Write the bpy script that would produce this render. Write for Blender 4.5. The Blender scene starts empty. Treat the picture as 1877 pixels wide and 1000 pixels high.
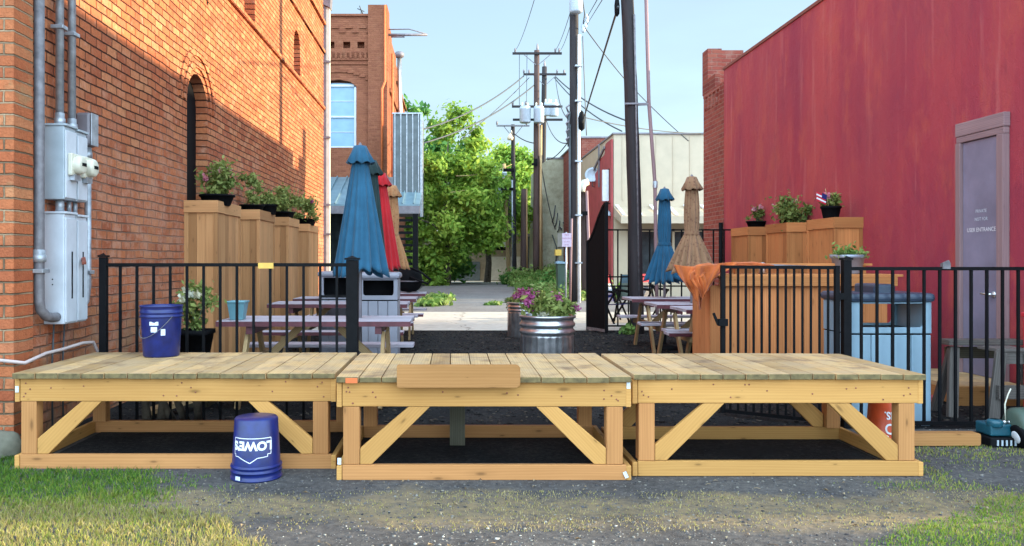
import bpy, bmesh, math, random
import numpy as np
from mathutils import Vector, Matrix, noise
from mathutils.geometry import tessellate_polygon
random.seed(7); np.random.seed(7)
R = math.radians
SC = bpy.context.scene
COL = SC.collection
# ------------------------------------------------------------------ camera, sky, sun, exposure
F, PX, PY, CZ, GZ = 1500.0, 832.0, 476.0, 1.316, -0.03
cam_d = bpy.data.cameras.new('camera'); cam = bpy.data.objects.new('camera', cam_d); COL.objects.link(cam)
cam.location = (0, 0, CZ); cam.rotation_euler = (R(90), 0, 0)
cam_d.sensor_width = 36; cam_d.lens = 36*F/1877
cam_d.shift_x = (938.5-PX)/1877; cam_d.shift_y = (PY-500)/1877
cam_d.clip_start = 0.05; cam_d.clip_end = 2000
SC.camera = cam
SUN_EL, SUN_AZ = R(11.4), R(2.0)          # azimuth measured from +X towards +Y
VEIL, BACK_FILL = (1.42, 1.92, 2.35), 6.9
W = bpy.data.worlds.new('World'); SC.world = W; W.use_nodes = True
wn = W.node_tree.nodes; wl = W.node_tree.links; wn.clear()
wo = wn.new('ShaderNodeOutputWorld'); wb = wn.new('ShaderNodeBackground')
sk = wn.new('ShaderNodeTexSky'); sk.sky_type = 'NISHITA'; sk.sun_disc = False
sk.sun_elevation = SUN_EL; sk.sun_rotation = R(90)-SUN_AZ
sk.air_density = 1.0; sk.dust_density = 0.6; sk.ozone_density = 1.2
# thin high cloud
wt = wn.new('ShaderNodeTexCoord'); wm = wn.new('ShaderNodeMapping'); wm.inputs['Scale'].default_value = (1.2, 1.2, 4.5)
wz = wn.new('ShaderNodeTexNoise'); wz.inputs['Scale'].default_value = 2.2; wz.inputs['Detail'].default_value = 6; wz.inputs['Roughness'].default_value = 0.55
wr = wn.new('ShaderNodeMapRange'); wr.inputs[1].default_value = 0.42; wr.inputs[2].default_value = 0.75; wr.inputs[3].default_value = 0.6; wr.inputs[4].default_value = 1.0
wx = wn.new('ShaderNodeMix'); wx.data_type = 'RGBA'; wx.inputs[7].default_value = (8.6, 9.2, 9.8, 1)
wl.new(wt.outputs['Generated'], wm.inputs[0]); wl.new(wm.outputs[0], wz.inputs['Vector']); wl.new(wz.outputs[0], wr.inputs[0])
# cloud veil; extra brightness added towards -Y (behind the viewer) to fill front faces
ws = wn.new('ShaderNodeSeparateXYZ'); wl.new(wt.outputs['Generated'], ws.inputs[0])
wq = wn.new('ShaderNodeMapRange'); wl.new(ws.outputs[1], wq.inputs[0])
for i_, v_ in enumerate((0.25, -0.5, 1.0, BACK_FILL)): wq.inputs[i_+1].default_value = v_
wv_ = wn.new('ShaderNodeVectorMath'); wv_.operation = 'SCALE'; wv_.inputs[0].default_value = VEIL; wl.new(wq.outputs[0], wv_.inputs['Scale']); wl.new(wv_.outputs[0], wx.inputs[7])
wl.new(wr.outputs[0], wx.inputs[0]); wl.new(sk.outputs[0], wx.inputs[6]); wl.new(wx.outputs[2], wb.inputs[0])
wb.inputs[1].default_value = 0.12; wl.new(wb.outputs[0], wo.inputs[0])
sd = bpy.data.lights.new('sun', 'SUN'); sun = bpy.data.objects.new('sun', sd); COL.objects.link(sun)
sd.energy = 3.7; sd.angle = R(0.7); sd.color = (1.0, 0.84, 0.56)
sun.rotation_euler = Vector((math.cos(SUN_EL)*math.cos(SUN_AZ), math.cos(SUN_EL)*math.sin(SUN_AZ), math.sin(SUN_EL))).to_track_quat('Z', 'Y').to_euler()
SC.view_settings.view_transform = 'Standard'; SC.view_settings.look = 'None'
SC.view_settings.gamma = 1; SC.view_settings.exposure = 1.85
SC.cycles.max_bounces = 6; SC.cycles.use_denoising = True

def gx(px, d): return (px-PX)*d/F
def gz(py, d): return CZ-(py-PY)*d/F
def P(px, py, d): return Vector((gx(px, d), d, gz(py, d)))

# ------------------------------------------------------------------ mesh helpers
ORG = {}
class MB:
    def __init__(s):
        s.bm = bmesh.new(); s.uv = s.bm.loops.layers.uv.new('UVMap')
        s.rc = s.bm.faces.layers.float.new('rnd')
        s.mi = 0
    def _fin(s, faces, q=None):
        r = random.random() if q is None else q
        for f in faces: f[s.rc] = r; f.material_index = s.mi
    def obox(s, c, hx, hy, hz, q=None):
        """box from centre and three half vectors; uv u runs along the longest"""
        c = Vector(c); H = [Vector(hx), Vector(hy), Vector(hz)]
        L = max(range(3), key=lambda i: H[i].length)
        v = {}
        for i in (-1, 1):
            for j in (-1, 1):
                for k in (-1, 1): v[i, j, k] = s.bm.verts.new(c+H[0]*i+H[1]*j+H[2]*k)
        quads = [[(-1,-1,-1),(-1,-1,1),(-1,1,1),(-1,1,-1)], [(1,-1,-1),(1,1,-1),(1,1,1),(1,-1,1)],
                 [(-1,-1,-1),(1,-1,-1),(1,-1,1),(-1,-1,1)], [(-1,1,-1),(-1,1,1),(1,1,1),(1,1,-1)],
                 [(-1,-1,-1),(-1,1,-1),(1,1,-1),(1,-1,-1)], [(-1,-1,1),(1,-1,1),(1,1,1),(-1,1,1)]]
        ou, ov = random.uniform(0, 50), random.uniform(0, 50); fs = []
        for qi, qd in enumerate(quads):
            f = s.bm.faces.new([v[t] for t in qd]); fs.append(f); ax = qi//2
            oth = [a for a in range(3) if a != ax]
            ua = L if L in oth else oth[0]; va = [a for a in oth if a != ua][0]
            for lp, t in zip(f.loops, qd):
                lp[s.uv].uv = (ou+t[ua]*H[ua].length, ov+qi*.37+t[va]*H[va].length)
        if (H[0].cross(H[1])).dot(H[2]) < 0: bmesh.ops.reverse_faces(s.bm, faces=fs)
        s._fin(fs, q); return fs
    def box(s, x0, x1, y0, y1, z0, z1, q=None):
        return s.obox(((x0+x1)/2, (y0+y1)/2, (z0+z1)/2), (abs(x1-x0)/2, 0, 0), (0, abs(y1-y0)/2, 0), (0, 0, abs(z1-z0)/2), q)
    def beam(s, p, q, w, t, up=(0, 1, 0), rq=None):
        """rectangular bar p->q; t = thickness along `up`, w = across"""
        p, q = Vector(p), Vector(q); d = (q-p); n = d.normalized(); up = Vector(up)
        up = (up-n*up.dot(n)).normalized(); sd_ = n.cross(up)
        return s.obox((p+q)/2, d/2, sd_*w/2, up*t/2, rq)
    def tube(s, pts, r, seg=8, cap=True):
        pts = [Vector(p) for p in pts]; n = len(pts)
        rr = r if isinstance(r, (list, tuple)) else [r]*n
        rings = []; prev = None; fs = []; ln = 0; ls = [0]
        for i in range(1, n): ln += (pts[i]-pts[i-1]).length; ls.append(ln)
        for i, p in enumerate(pts):
            t = (pts[min(i+1, n-1)]-pts[max(i-1, 0)]).normalized()
            if prev is None:
                a = Vector((0, 0, 1)) if abs(t.z) < .9 else Vector((1, 0, 0)); u = t.cross(a).normalized()
            else: u = (prev-t*prev.dot(t)).normalized()
            prev = u; w = t.cross(u)
            rings.append([s.bm.verts.new(p+(u*math.cos(2*math.pi*k/seg)+w*math.sin(2*math.pi*k/seg))*rr[i]) for k in range(seg)])
        for i in range(n-1):
            for k in range(seg):
                f = s.bm.faces.new([rings[i][k], rings[i][(k+1) % seg], rings[i+1][(k+1) % seg], rings[i+1][k]]); f.smooth = True; fs.append(f)
                for lp, (a, b) in zip(f.loops, ((i, k), (i, k+1), (i+1, k+1), (i+1, k))): lp[s.uv].uv = (ls[a], b/seg*6.28*rr[0])
        if cap: fs.append(s.bm.faces.new(rings[0][::-1])); fs.append(s.bm.faces.new(rings[-1]))
        s._fin(fs); return fs
    def lathe(s, prof, c=(0, 0, 0), seg=24, fold=None, rot=None, cap=(False, False)):
        """prof: (r, z[, foldamp]); fold: number of pleats"""
        c = Vector(c); M = rot or Matrix.Identity(3); rings = []; fs = []
        for p in prof:
            amp = p[2] if len(p) > 2 else 0; ring = []
            for k in range(seg):
                a = 2*math.pi*k/seg
                rr = p[0]*(1+amp*math.cos(a*fold+.6*math.sin(a*2+1))+amp*.35*math.sin(a*3+2)) if fold else p[0]
                zz = p[1]+((p[3]*math.cos(a*fold+1)) if len(p) > 3 and fold else 0)
                ring.append(s.bm.verts.new(c+M@Vector((rr*math.cos(a), rr*math.sin(a), zz))))
            rings.append(ring)
        for i in range(len(rings)-1):
            for k in range(seg):
                f = s.bm.faces.new([rings[i][k], rings[i][(k+1) % seg], rings[i+1][(k+1) % seg], rings[i+1][k]]); f.smooth = True; fs.append(f)
                for lp, (a, b) in zip(f.loops, ((i, k), (i, k+1), (i+1, k+1), (i+1, k))): lp[s.uv].uv = (prof[a][1], b/seg*6.28*max(prof[0][0], .05))
        if cap[0]: fs.append(s.bm.faces.new(rings[0][::-1]))
        if cap[1]: fs.append(s.bm.faces.new(rings[-1]))
        s._fin(fs); return fs
    def face(s, pts, q=None, uvs=None):
        f = s.bm.faces.new([s.bm.verts.new(Vector(p)) for p in pts]); s._fin([f], q)
        for i, lp in enumerate(f.loops): lp[s.uv].uv = uvs[i] if uvs else (pts[i][0], pts[i][2])
        return f
    def prism(s, pts, ext):
        """closed prism: planar polygon pts extruded by vector ext"""
        ext = Vector(ext); a = [s.bm.verts.new(Vector(p)) for p in pts]; b = [s.bm.verts.new(Vector(p)+ext) for p in pts]
        n = len(a); fs = [s.bm.faces.new(a[::-1]), s.bm.faces.new(b)]
        for i in range(n): fs.append(s.bm.faces.new([a[i], a[(i+1) % n], b[(i+1) % n], b[i]]))
        for f in fs:
            for lp in f.loops: co = lp.vert.co; lp[s.uv].uv = (co.x+co.y*.8, co.z)
        s._fin(fs); return fs
    def holed(s, outer, holes, o, u, v, ext):
        """slab in plane (o,u,v) with openings, thickness vector ext"""
        o, u, v, ext = map(Vector, (o, u, v, ext)); loops = [outer]+holes
        flat = [p for L in loops for p in L]
        tr = tessellate_polygon([[Vector((a, b, 0)) for a, b in L] for L in loops])
        fr = [s.bm.verts.new(o+u*a+v*b) for a, b in flat]; bk = [s.bm.verts.new(o+u*a+v*b+ext) for a, b in flat]; fs = []
        for t in tr:
            try: fs.append(s.bm.faces.new([fr[i] for i in t])); fs.append(s.bm.faces.new([bk[i] for i in t[::-1]]))
            except ValueError: pass
        k = 0
        for L in loops:
            m = len(L)
            for i in range(m):
                a, b = k+i, k+(i+1) % m; fs.append(s.bm.faces.new([fr[a], fr[b], bk[b], bk[a]]))
            k += m
        bmesh.ops.recalc_face_normals(s.bm, faces=fs); s._fin(fs); return fs
    def build(s, name, mat, parent=None, bevel=0, sub=0, smooth=False, solid=0):
        me = bpy.data.meshes.new(name); 
        off = ORG.get(parent.name, Vector((0, 0, 0))) if parent else Vector((0, 0, 0))
        if not parent:   # origin at the base centre
            cs = [v.co for v in s.bm.verts]
            off = Vector(((min(c.x for c in cs)+max(c.x for c in cs))/2, (min(c.y for c in cs)+max(c.y for c in cs))/2, min(c.z for c in cs)))
        bmesh.ops.translate(s.bm, verts=s.bm.verts, vec=-off)
        s.bm.to_mesh(me); s.bm.free()
        for m in (mat if isinstance(mat, (list, tuple)) else [mat]): me.materials.append(m)
        if smooth: me.shade_smooth()
        ob = bpy.data.objects.new(name, me); COL.objects.link(ob)
        if parent: ob.parent = parent
        else: ob.location = off
        ORG[ob.name] = off
        if bevel:
            md = ob.modifiers.new('bevel', 'BEVEL'); md.width = bevel; md.segments = 2; md.limit_method = 'ANGLE'; md.angle_limit = R(40)
        if solid:
            md = ob.modifiers.new('solid', 'SOLIDIFY'); md.thickness = solid
        if sub:
            md = ob.modifiers.new('sub', 'SUBSURF'); md.levels = sub; md.render_levels = sub
        return ob
def thing(name, label, cat, loc=(0, 0, 0), group=None):
    o = bpy.data.objects.new(name, None); COL.objects.link(o); o.location = loc; o.empty_display_size = .2
    ORG[o.name] = Vector(loc); return tag(o, label, cat, group)
def tag(o, label=None, cat=None, group=None, kind=None):
    if label: o['label'] = label
    if cat: o['category'] = cat
    if group: o['group'] = group
    if kind: o['kind'] = kind
    return o
def dup(o, loc, label, rz=0, parent=None):
    c = o.copy(); COL.objects.link(c)
    if parent: c.parent = parent
    else: c.location = loc; c.rotation_euler.z = rz; c['label'] = label
    for ch in [x for x in o.children]: dup(ch, None, None, 0, c)
    return c
def quick(name, mat, label, cat, fn, group=None, kind=None, **k):
    m = MB(); fn(m); return tag(m.build(name, mat, None, **k), label, cat, group, kind)

# ------------------------------------------------------------------ materials
class NT:
    def __init__(s, name):
        s.m = bpy.data.materials.new(name); s.m.use_nodes = True; s.t = s.m.node_tree; s.t.nodes.clear()
        s.o = s.t.nodes.new('ShaderNodeOutputMaterial'); s.b = s.n('BsdfPrincipled'); s.l(s.b.outputs[0], s.o.inputs[0])
    def n(s, ty, **k):
        x = s.t.nodes.new('ShaderNode'+ty)
        for a, b in k.items(): setattr(x, a, b)
        return x
    def l(s, a, b): s.t.links.new(a, b)
    def set(s, sock, v):
        if hasattr(v, 'is_linked') or hasattr(v, 'links'): s.l(v, sock)
        else: sock.default_value = v
    def math(s, op, a, b=None, clamp=False):
        x = s.n('Math', operation=op, use_clamp=clamp); s.set(x.inputs[0], a)
        if b is not None: s.set(x.inputs[1], b)
        return x.outputs[0]
    def mix(s, f, a, b, bt='MIX'):
        x = s.n('Mix', data_type='RGBA', blend_type=bt); s.set(x.inputs[0], f); s.set(x.inputs[6], c4(a)); s.set(x.inputs[7], c4(b)); return x.outputs[2]
    def ramp(s, f, stops):
        x = s.n('ValToRGB'); s.l(f, x.inputs[0]); e = x.color_ramp.elements
        while len(e) < len(stops): e.new(.5)
        for i, (p, c) in enumerate(stops): e[i].position = p; e[i].color = c4(c)
        return x.outputs[0]
    def rng(s, f, a, b, c=0., d=1.):
        x = s.n('MapRange'); s.l(f, x.inputs[0])
        for i, v in enumerate((a, b, c, d)): x.inputs[i+1].default_value = v
        return x.outputs[0]
    def noise(s, vec, sc, det=4, rough=.55, mscale=None):
        if mscale:
            mp = s.n('Mapping'); mp.inputs['Scale'].default_value = mscale; s.l(vec, mp.inputs[0]); vec = mp.outputs[0]
        x = s.n('TexNoise'); s.l(vec, x.inputs['Vector']); x.inputs['Scale'].default_value = sc; x.inputs['Detail'].default_value = det; x.inputs['Roughness'].default_value = rough
        return x.outputs[0]
    def pos(s): return s.n('NewGeometry').outputs['Position']
    def uv(s): return s.n('UVMap').outputs[0]
    def obj(s): return s.n('TexCoord').outputs['Object']
    def rnd(s): x = s.n('Attribute'); x.attribute_name = 'rnd'; return x.outputs['Fac']
    def bump(s, h, st=.3, dist=.01):
        x = s.n('Bump'); s.l(h, x.inputs['Height']); x.inputs['Strength'].default_value = st; x.inputs['Distance'].default_value = dist; s.l(x.outputs[0], s.b.inputs['Normal'])
    def fin(s, col, rough=.7, metal=0., spec=None):
        s.set(s.b.inputs['Base Color'], c4(col)); s.set(s.b.inputs['Roughness'], rough); s.b.inputs['Metallic'].default_value = metal
        if spec is not None: s.b.inputs['Specular IOR Level'].default_value = spec
        return s.m
def c4(c):
    if isinstance(c, (tuple, list)) and len(c) == 3: return (*c, 1)
    return c
def simple(name, col, rough=.6, metal=0., var=.25, sc=8, spec=None, bump=0):
    n = NT(name); p = n.obj(); f = n.noise(p, sc, 5)
    d = tuple(c*(1-var) for c in col); l = tuple(min(1, c*(1+var)) for c in col)
    c = n.ramp(f, [(.3, d), (.7, l)])
    if bump: n.bump(n.noise(p, sc*6, 3), bump, .004)
    return n.fin(c, rough, metal, spec)
def wood(name, c_lo, c_hi, knot=.5, grey=0.0, rough=.75, tint=.25, dirt=0.0):
    n = NT(name); u = n.uv(); r = n.rnd()
    g = n.noise(u, 1.0, 5, .6, (1.3, 34, 1)); g2 = n.noise(u, 1.0, 4, .6, (.9, 7, 1))
    w = n.n('TexWave', wave_type='BANDS', bands_direction='Y'); mp = n.n('Mapping'); mp.inputs['Scale'].default_value = (.5, 9, 1); n.l(u, mp.inputs[0]); n.l(mp.outputs[0], w.inputs[0])
    w.inputs['Scale'].default_value = 2.0; w.inputs['Distortion'].default_value = 9; w.inputs['Detail'].default_value = 3; w.inputs['Detail Scale'].default_value = .7
    lo_ = n.noise(u, 1.0, 3, .5, (.7, 2.2, 1)); f = n.math('ADD', n.math('MULTIPLY', g, .28), n.math('ADD', n.math('MULTIPLY', g2, .26), n.math('ADD', n.math('MULTIPLY', w.outputs[0], .12), n.math('MULTIPLY', lo_, .34))))
    c = n.ramp(f, [(.3, c_lo), (.5, tuple((a+b)/2 for a, b in zip(c_lo, c_hi))), (.66, c_hi)])
    tn = n.ramp(r, [(0, (1-tint, 1-tint*1.15, 1-tint*1.3)), (.5, (1, 1, 1)), (1, (1+tint*.4, 1+tint*.25, 1+tint*.2))])
    c = n.mix(1.0, c, tn, 'MULTIPLY')
    vo = n.n('TexVoronoi'); vo.voronoi_dimensions = '2D'; mp2 = n.n('Mapping'); mp2.inputs['Scale'].default_value = (2.6, 8.5, 1); n.l(u, mp2.inputs[0])
    n.l(mp2.outputs[0], vo.inputs['Vector']); vo.inputs['Scale'].default_value = 1; vo.inputs['Randomness'].default_value = 1
    vs = n.math('DIVIDE', vo.outputs['Distance'], n.math('ADD', .12, n.math('MULTIPLY', n.math('POWER', n.rng(vo.outputs['Color'], .1, .9), 2.0), 1.25)))
    k = n.rng(vs, .035, .11, knot, 0)
    c = n.mix(k, c, tuple(x*.28 for x in c_lo))
    halo = n.rng(vs, .1, .3, knot*.35, 0); c = n.mix(halo, c, tuple(x*.75 for x in c_lo))
    if grey: c = n.mix(n.math('MULTIPLY', n.rng(n.noise(n.pos(), 5, 4), .4, .62), grey), c, (.3, .25, .2))
    if dirt: c = n.mix(n.math('MULTIPLY', n.rng(n.noise(n.pos(), 3.2, 6, .7), .5, .68), dirt), c, (.12, .07, .045))
    n.bump(g, .25, .003)
    return n.fin(c, rough, 0, .25)
def brick(name, axes, cols, mortar, bw=.215, bh=.0775, gap=.011, wear=.5, darkmort=0., bumpd=.012, pale=None, old=False):
    """cols: ramp colours picked per brick; axes 'YZ' or 'XZ' """
    n = NT(name); p = n.pos(); sp = n.n('SeparateXYZ'); n.l(p, sp.inputs[0])
    U0 = sp.outputs[1 if axes[0] == 'Y' else 0]; Z0 = sp.outputs[2]
    wob = n.noise(p, 6, 2); wv = n.math('ADD', n.math('MULTIPLY', n.math('SUBTRACT', wob, .5), .02), n.math('MULTIPLY', n.math('SUBTRACT', n.noise(p, 1.1, 2), .5), .05 if old else .0))
    U = n.math('ADD', U0, wv); Z = n.math('ADD', Z0, n.math('MULTIPLY', wv, .8))
    rz = n.math('DIVIDE', Z, bh); row = n.math('FLOOR', rz); fz = n.math('FRACT', rz)
    odd = n.math('MULTIPLY', n.math('MODULO', n.math('ABSOLUTE', row), 2), .5)
    ru = n.math('ADD', n.math('DIVIDE', U, bw), odd); colm = n.math('FLOOR', ru); fu = n.math('FRACT', ru)
    ez = n.math('MULTIPLY', n.math('MINIMUM', fz, n.math('SUBTRACT', 1, fz)), bh)
    eu = n.math('MULTIPLY', n.math('MINIMUM', fu, n.math('SUBTRACT', 1, fu)), bw)
    e = n.math('MINIMUM', ez, eu); e = n.math('ADD', e, n.math('MULTIPLY', n.math('SUBTRACT', n.noise(p, 45, 3), .5), .008))
    mk = n.rng(e, gap*.35, gap*.75, 1, 0)
    cb = n.n('CombineXYZ'); n.l(row, cb.inputs[0]); n.l(colm, cb.inputs[1]); wn_ = n.n('TexWhiteNoise', noise_dimensions='2D'); n.l(cb.outputs[0], wn_.inputs[0])
    r = wn_.outputs[0]; k = len(cols)
    c = n.ramp(r, [(i/(k-1), cc) for i, cc in enumerate(cols)])
    c = n.mix(n.rng(n.noise(p, 28, 4), .35, .75, 0, .45), c, tuple(x*.55 for x in cols[0]))
    lo = n.noise(p, .9, 5, .6)
    c = n.mix(n.rng(lo, .38, .7, 0, .45), c, tuple(x*.62 for x in cols[k//2]))
    if pale: c = n.mix(n.rng(n.noise(p, 2.3, 6, .7), .55, .68, 0, wear), c, pale)
    m2 = n.mix(n.rng(n.noise(p, 1.7, 4), .4, .6), mortar, tuple(x*(1-darkmort) for x in mortar))
    if old:   # deep raked joints high up, smeared pale mortar and patches low down
        hi = n.rng(n.math('ADD', Z0, n.math('MULTIPLY', n.math('SUBTRACT', n.noise(p, .9, 5, .6), .5), 2.2)), 2.2, 2.9)
        m2 = n.mix(hi, m2, (.10,.035,.018))
        bed = n.rng(n.math('ADD', ez, n.math('MULTIPLY', n.math('SUBTRACT', n.noise(p, 9, 5, .7), .5), .03)), .004, .010, 1, 0)
        m2 = n.mix(n.math('MULTIPLY', bed, n.math('MULTIPLY', hi, .8)), m2, (.035,.014,.01))
        smear = n.math('MULTIPLY', n.rng(n.noise(p, 4.2, 8, .8), .47, .60, 0, .85), n.math('SUBTRACT', 1, hi))
        c = n.mix(smear, c, (.44,.21,.135)); c = n.mix(n.rng(n.noise(p, 11, 6, .7), .55, .66, 0, .35), c, (.50,.27,.19))
        spall = n.rng(n.noise(p, 7.5, 5, .7), .64, .70, 0, .75); c = n.mix(spall, c, (.10,.03,.018))
        lowg = n.math('MULTIPLY', n.rng(Z0, .35, 1.0, 1, 0), n.rng(n.noise(p, 2.6, 5, .7), .48, .6, 0, .7)); c = n.mix(lowg, c, (.30,.21,.12))
    c = n.mix(mk, c, m2)
    h = n.math('ADD', n.math('MULTIPLY', n.math('SUBTRACT', 1, mk), 1.0), n.math('MULTIPLY', n.noise(p, 60, 4), .35))
    h = n.math('ADD', h, n.math('MULTIPLY', wn_.outputs[0], .25))
    n.bump(h, .9, bumpd)
    return n.fin(c, .92, 0, .15)
M = {}
BRK = [(.30,.072,.033), (.46,.125,.05), (.50,.155,.062), (.38,.10,.042), (.55,.22,.10), (.47,.13,.05), (.33,.08,.036), (.50,.19,.09)]
M['brick_l'] = brick('old_orange_brick', 'YZ', BRK, (.38,.2,.135), bh=.083, wear=.6, pale=(.48,.22,.13), darkmort=.45, bumpd=.025, old=True)
M['brick_lf'] = brick('old_orange_brick_front', 'XZ', BRK, (.38,.26,.16), bh=.083, wear=.6, pale=(.30,.22,.11), darkmort=.6, bumpd=.03)
BR2 = [(.24,.085,.045), (.30,.11,.06), (.27,.10,.052), (.21,.07,.04), (.32,.12,.065)]
M['brick_o'] = brick('orange_brick_smooth', 'XZ', BR2, (.27,.10,.06), wear=.2, pale=(.4,.22,.13))
M['brick_os'] = brick('orange_brick_side', 'YZ', BR2, (.30,.12,.06), wear=.2, pale=(.4,.22,.13))
M['brick_r'] = brick('red_brown_brick', 'YZ', [(.28,.06,.045), (.36,.10,.07), (.32,.08,.055), (.24,.05,.04)], (.34,.20,.16), bh=.085, wear=.4, pale=(.42,.26,.2))
M['brick_rx'] = brick('red_brown_brick_front', 'XZ', [(.24,.06,.045), (.30,.09,.06), (.27,.07,.05), (.2,.05,.04)], (.3,.16,.12), bh=.085, wear=.3, pale=(.42,.26,.2))
def paintwall():
    n = NT('crimson_painted_wall'); p = n.pos()
    a = n.noise(p, 1.0, 5, .6, (1, 1.3, .28)); b = n.noise(p, 1.0, 6, .65, (3, 5, .9)); c0 = n.noise(p, .35, 3)
    c = n.ramp(a, [(.32, (.30,.03,.058)), (.5, (.385,.045,.06)), (.68, (.45,.066,.065))])
    c = n.mix(n.rng(b, .5, .72, 0, .35), c, (.40,.085,.08)); c = n.mix(n.rng(c0, .4, .62, 0, .5), c, (.25,.032,.062))
    q = n.noise(p, 1.0, 7, .7, (1.2, 1.8, .9)); c = n.mix(n.rng(q, .52, .62, 0, .5), c, (.46,.085,.06)); q3 = n.noise(p, 1.0, 8, .75, (2.2, 3.2, 1.1)); c = n.mix(n.rng(q3, .55, .64, 0, .35), c, (.22,.03,.06))
    st = n.noise(p, 1.0, 4, .6, (4, 7, .5)); c = n.mix(n.rng(st, .58, .70, 0, .45), c, (.50,.14,.13))
    q2 = n.noise(p, 1.0, 7, .7, (7, 14, 5)); c = n.mix(n.rng(q2, .6, .72, 0, .3), c, (.18,.02,.03))
    sp = n.n('SeparateXYZ'); n.l(p, sp.inputs[0])
    c = n.mix(n.math('MULTIPLY', n.rng(sp.outputs[2], .1, 1.0, 1, 0), n.rng(n.noise(p, 4, 4), .35, .65, 0, .6)), c, (.16,.03,.03))
    fr = n.math('FRACT', n.math('DIVIDE', sp.outputs[1], 2.44)); seam = n.rng(n.math('ABSOLUTE', n.math('SUBTRACT', fr, .5)), 0, .004, 1, 0)
    c = n.mix(n.math('MULTIPLY', seam, .12), c, (.12,.02,.03))
    n.bump(n.math('ADD', n.math('MULTIPLY', n.noise(p, 60, 5, .7), .7), n.noise(p, 7, 5)), .6, .02)
    return n.fin(c, .62, 0, .3)
M['red'] = paintwall()
def ground_mat(name, cols, sc, big, bumpd=.02, rough=.95, dots=None, second=None):
    n = NT(name); p = n.pos(); f = n.noise(p, sc, 8, .72); g = n.noise(p, big, 4)
    c = n.ramp(n.math('ADD', n.math('MULTIPLY', f, .65), n.math('MULTIPLY', g, .35)), [(.34, cols[0]), (.5, cols[1]), (.66, cols[2])])
    if dots:
        v = n.n('TexVoronoi'); n.l(p, v.inputs['Vector']); v.inputs['Scale'].default_value = dots[0]
        c = n.mix(n.math('MULTIPLY', n.rng(v.outputs['Distance'], .1, .25, 1, 0), n.rng(v.outputs['Color'], dots[2], dots[2]+.05)), c, dots[1])
    if second: c = second(n, p, c)
    n.bump(n.math('ADD', f, n.math('MULTIPLY', n.noise(p, sc*5, 3), .4)), .8, bumpd)
    return n.fin(c, rough, 0, .15)
def dirt2(n, p, c):
    sp = n.n('SeparateXYZ'); n.l(p, sp.inputs[0]); y = n.math('ADD', sp.outputs[1], n.math('MULTIPLY', n.math('SUBTRACT', n.noise(p, 1.1, 5), .5), 1.3))
    m = n.math('MULTIPLY', n.rng(y, 4.05, 4.3, 0, 1), n.rng(y, 4.55, 4.75, 1, 0)); m2 = n.math('MULTIPLY', m, n.rng(n.noise(p, 14, 6, .7), .35, .6, .25, .9))
    return n.mix(m2, c, (.26,.19,.105))
M['dirt'] = ground_mat('dark_gravelly_dirt', [(.042,.038,.038), (.085,.078,.076), (.145,.13,.12)], 22, 1.5, .02, dots=(70, (.4,.38,.35), .8), second=dirt2)
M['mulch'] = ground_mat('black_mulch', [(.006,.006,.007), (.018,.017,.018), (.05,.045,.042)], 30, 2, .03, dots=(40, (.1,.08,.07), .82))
def conc2(n, p, c):
    v = n.n('TexVoronoi', feature='DISTANCE_TO_EDGE'); mp = n.n('Mapping'); mp.inputs['Scale'].default_value = (.42, .33, 1); n.l(p, mp.inputs[0])
    ad = n.n('VectorMath', operation='ADD'); nz = n.n('TexNoise'); nz.inputs['Scale'].default_value = 1.4; nz.inputs['Detail'].default_value = 5; n.l(p, nz.inputs['Vector'])
    n.l(mp.outputs[0], ad.inputs[0]); sc = n.n('VectorMath', operation='SCALE'); sc.inputs['Scale'].default_value = .35; n.l(nz.outputs['Color'], sc.inputs[0]); n.l(sc.outputs[0], ad.inputs[1])
    n.l(ad.outputs[0], v.inputs['Vector']); v.inputs['Scale'].default_value = 1
    return n.mix(n.rng(v.outputs['Distance'], .003, .012, .75, 0), c, (.16,.13,.1))
M['conc'] = ground_mat('pale_concrete', [(.40,.36,.30), (.52,.47,.40), (.60,.56,.48)], 5, .5, .004, .85, second=conc2)
M['conc_w'] = ground_mat('worn_concrete', [(.42,.38,.32), (.52,.48,.42), (.6,.56,.48)], 5, .5, .004, .85)
M['asph'] = ground_mat('grey_asphalt', [(.14,.125,.12), (.20,.18,.17), (.27,.245,.23)], 9, .6, .006, .9, dots=(30, (.3,.28,.26), .8))
M['wood'] = wood('fresh_yellow_lumber', (.43,.205,.055), (.56,.295,.09), .75, tint=.16)
M['wood_p'] = wood('pinkish_lumber', (.35,.15,.048), (.48,.22,.078), .7, tint=.2)
M['deck'] = wood('treated_deck_board', (.36,.215,.09), (.59,.39,.185), .4, grey=.3, tint=.3, dirt=.7)
M['deckend'] = simple('treated_end_grain', (.14,.10,.04), .85, 0, .45, 25)
M['cedar'] = wood('cedar_board', (.30,.135,.04), (.42,.20,.07), .6, tint=.1)
M['plwood'] = wood('planter_cedar_left', (.35,.165,.065), (.54,.28,.12), .5, tint=.3)
M['plwood_r'] = wood('planter_cedar_right', (.34,.125,.04), (.55,.225,.075), .5, tint=.35)
M['bar'] = wood('bar_redwood', (.34,.115,.035), (.58,.23,.085), .35, tint=.35)
M['bark'] = wood('weathered_grey_timber', (.07,.06,.055), (.19,.17,.155), .3, tint=.2)
M['pole'] = wood('creosote_pole_wood', (.014,.012,.014), (.042,.035,.037), .3, tint=.2)
M['pole_r'] = wood('brown_pole_wood', (.035,.022,.022), (.10,.062,.052), .3, tint=.2)
M['legw'] = wood('table_leg_wood', (.30,.19,.09), (.5,.35,.18), .4, tint=.3)
M['oldw'] = wood('dark_old_timber', (.05,.045,.03), (.12,.105,.07), .3, tint=.3)
M['black'] = simple('black_metal_paint', (.004,.004,.005), .7, 0, .3, 20, .12)
M['blackp'] = simple('black_plastic', (.005,.005,.006), .8, 0, .2, 20, .08)
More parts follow.
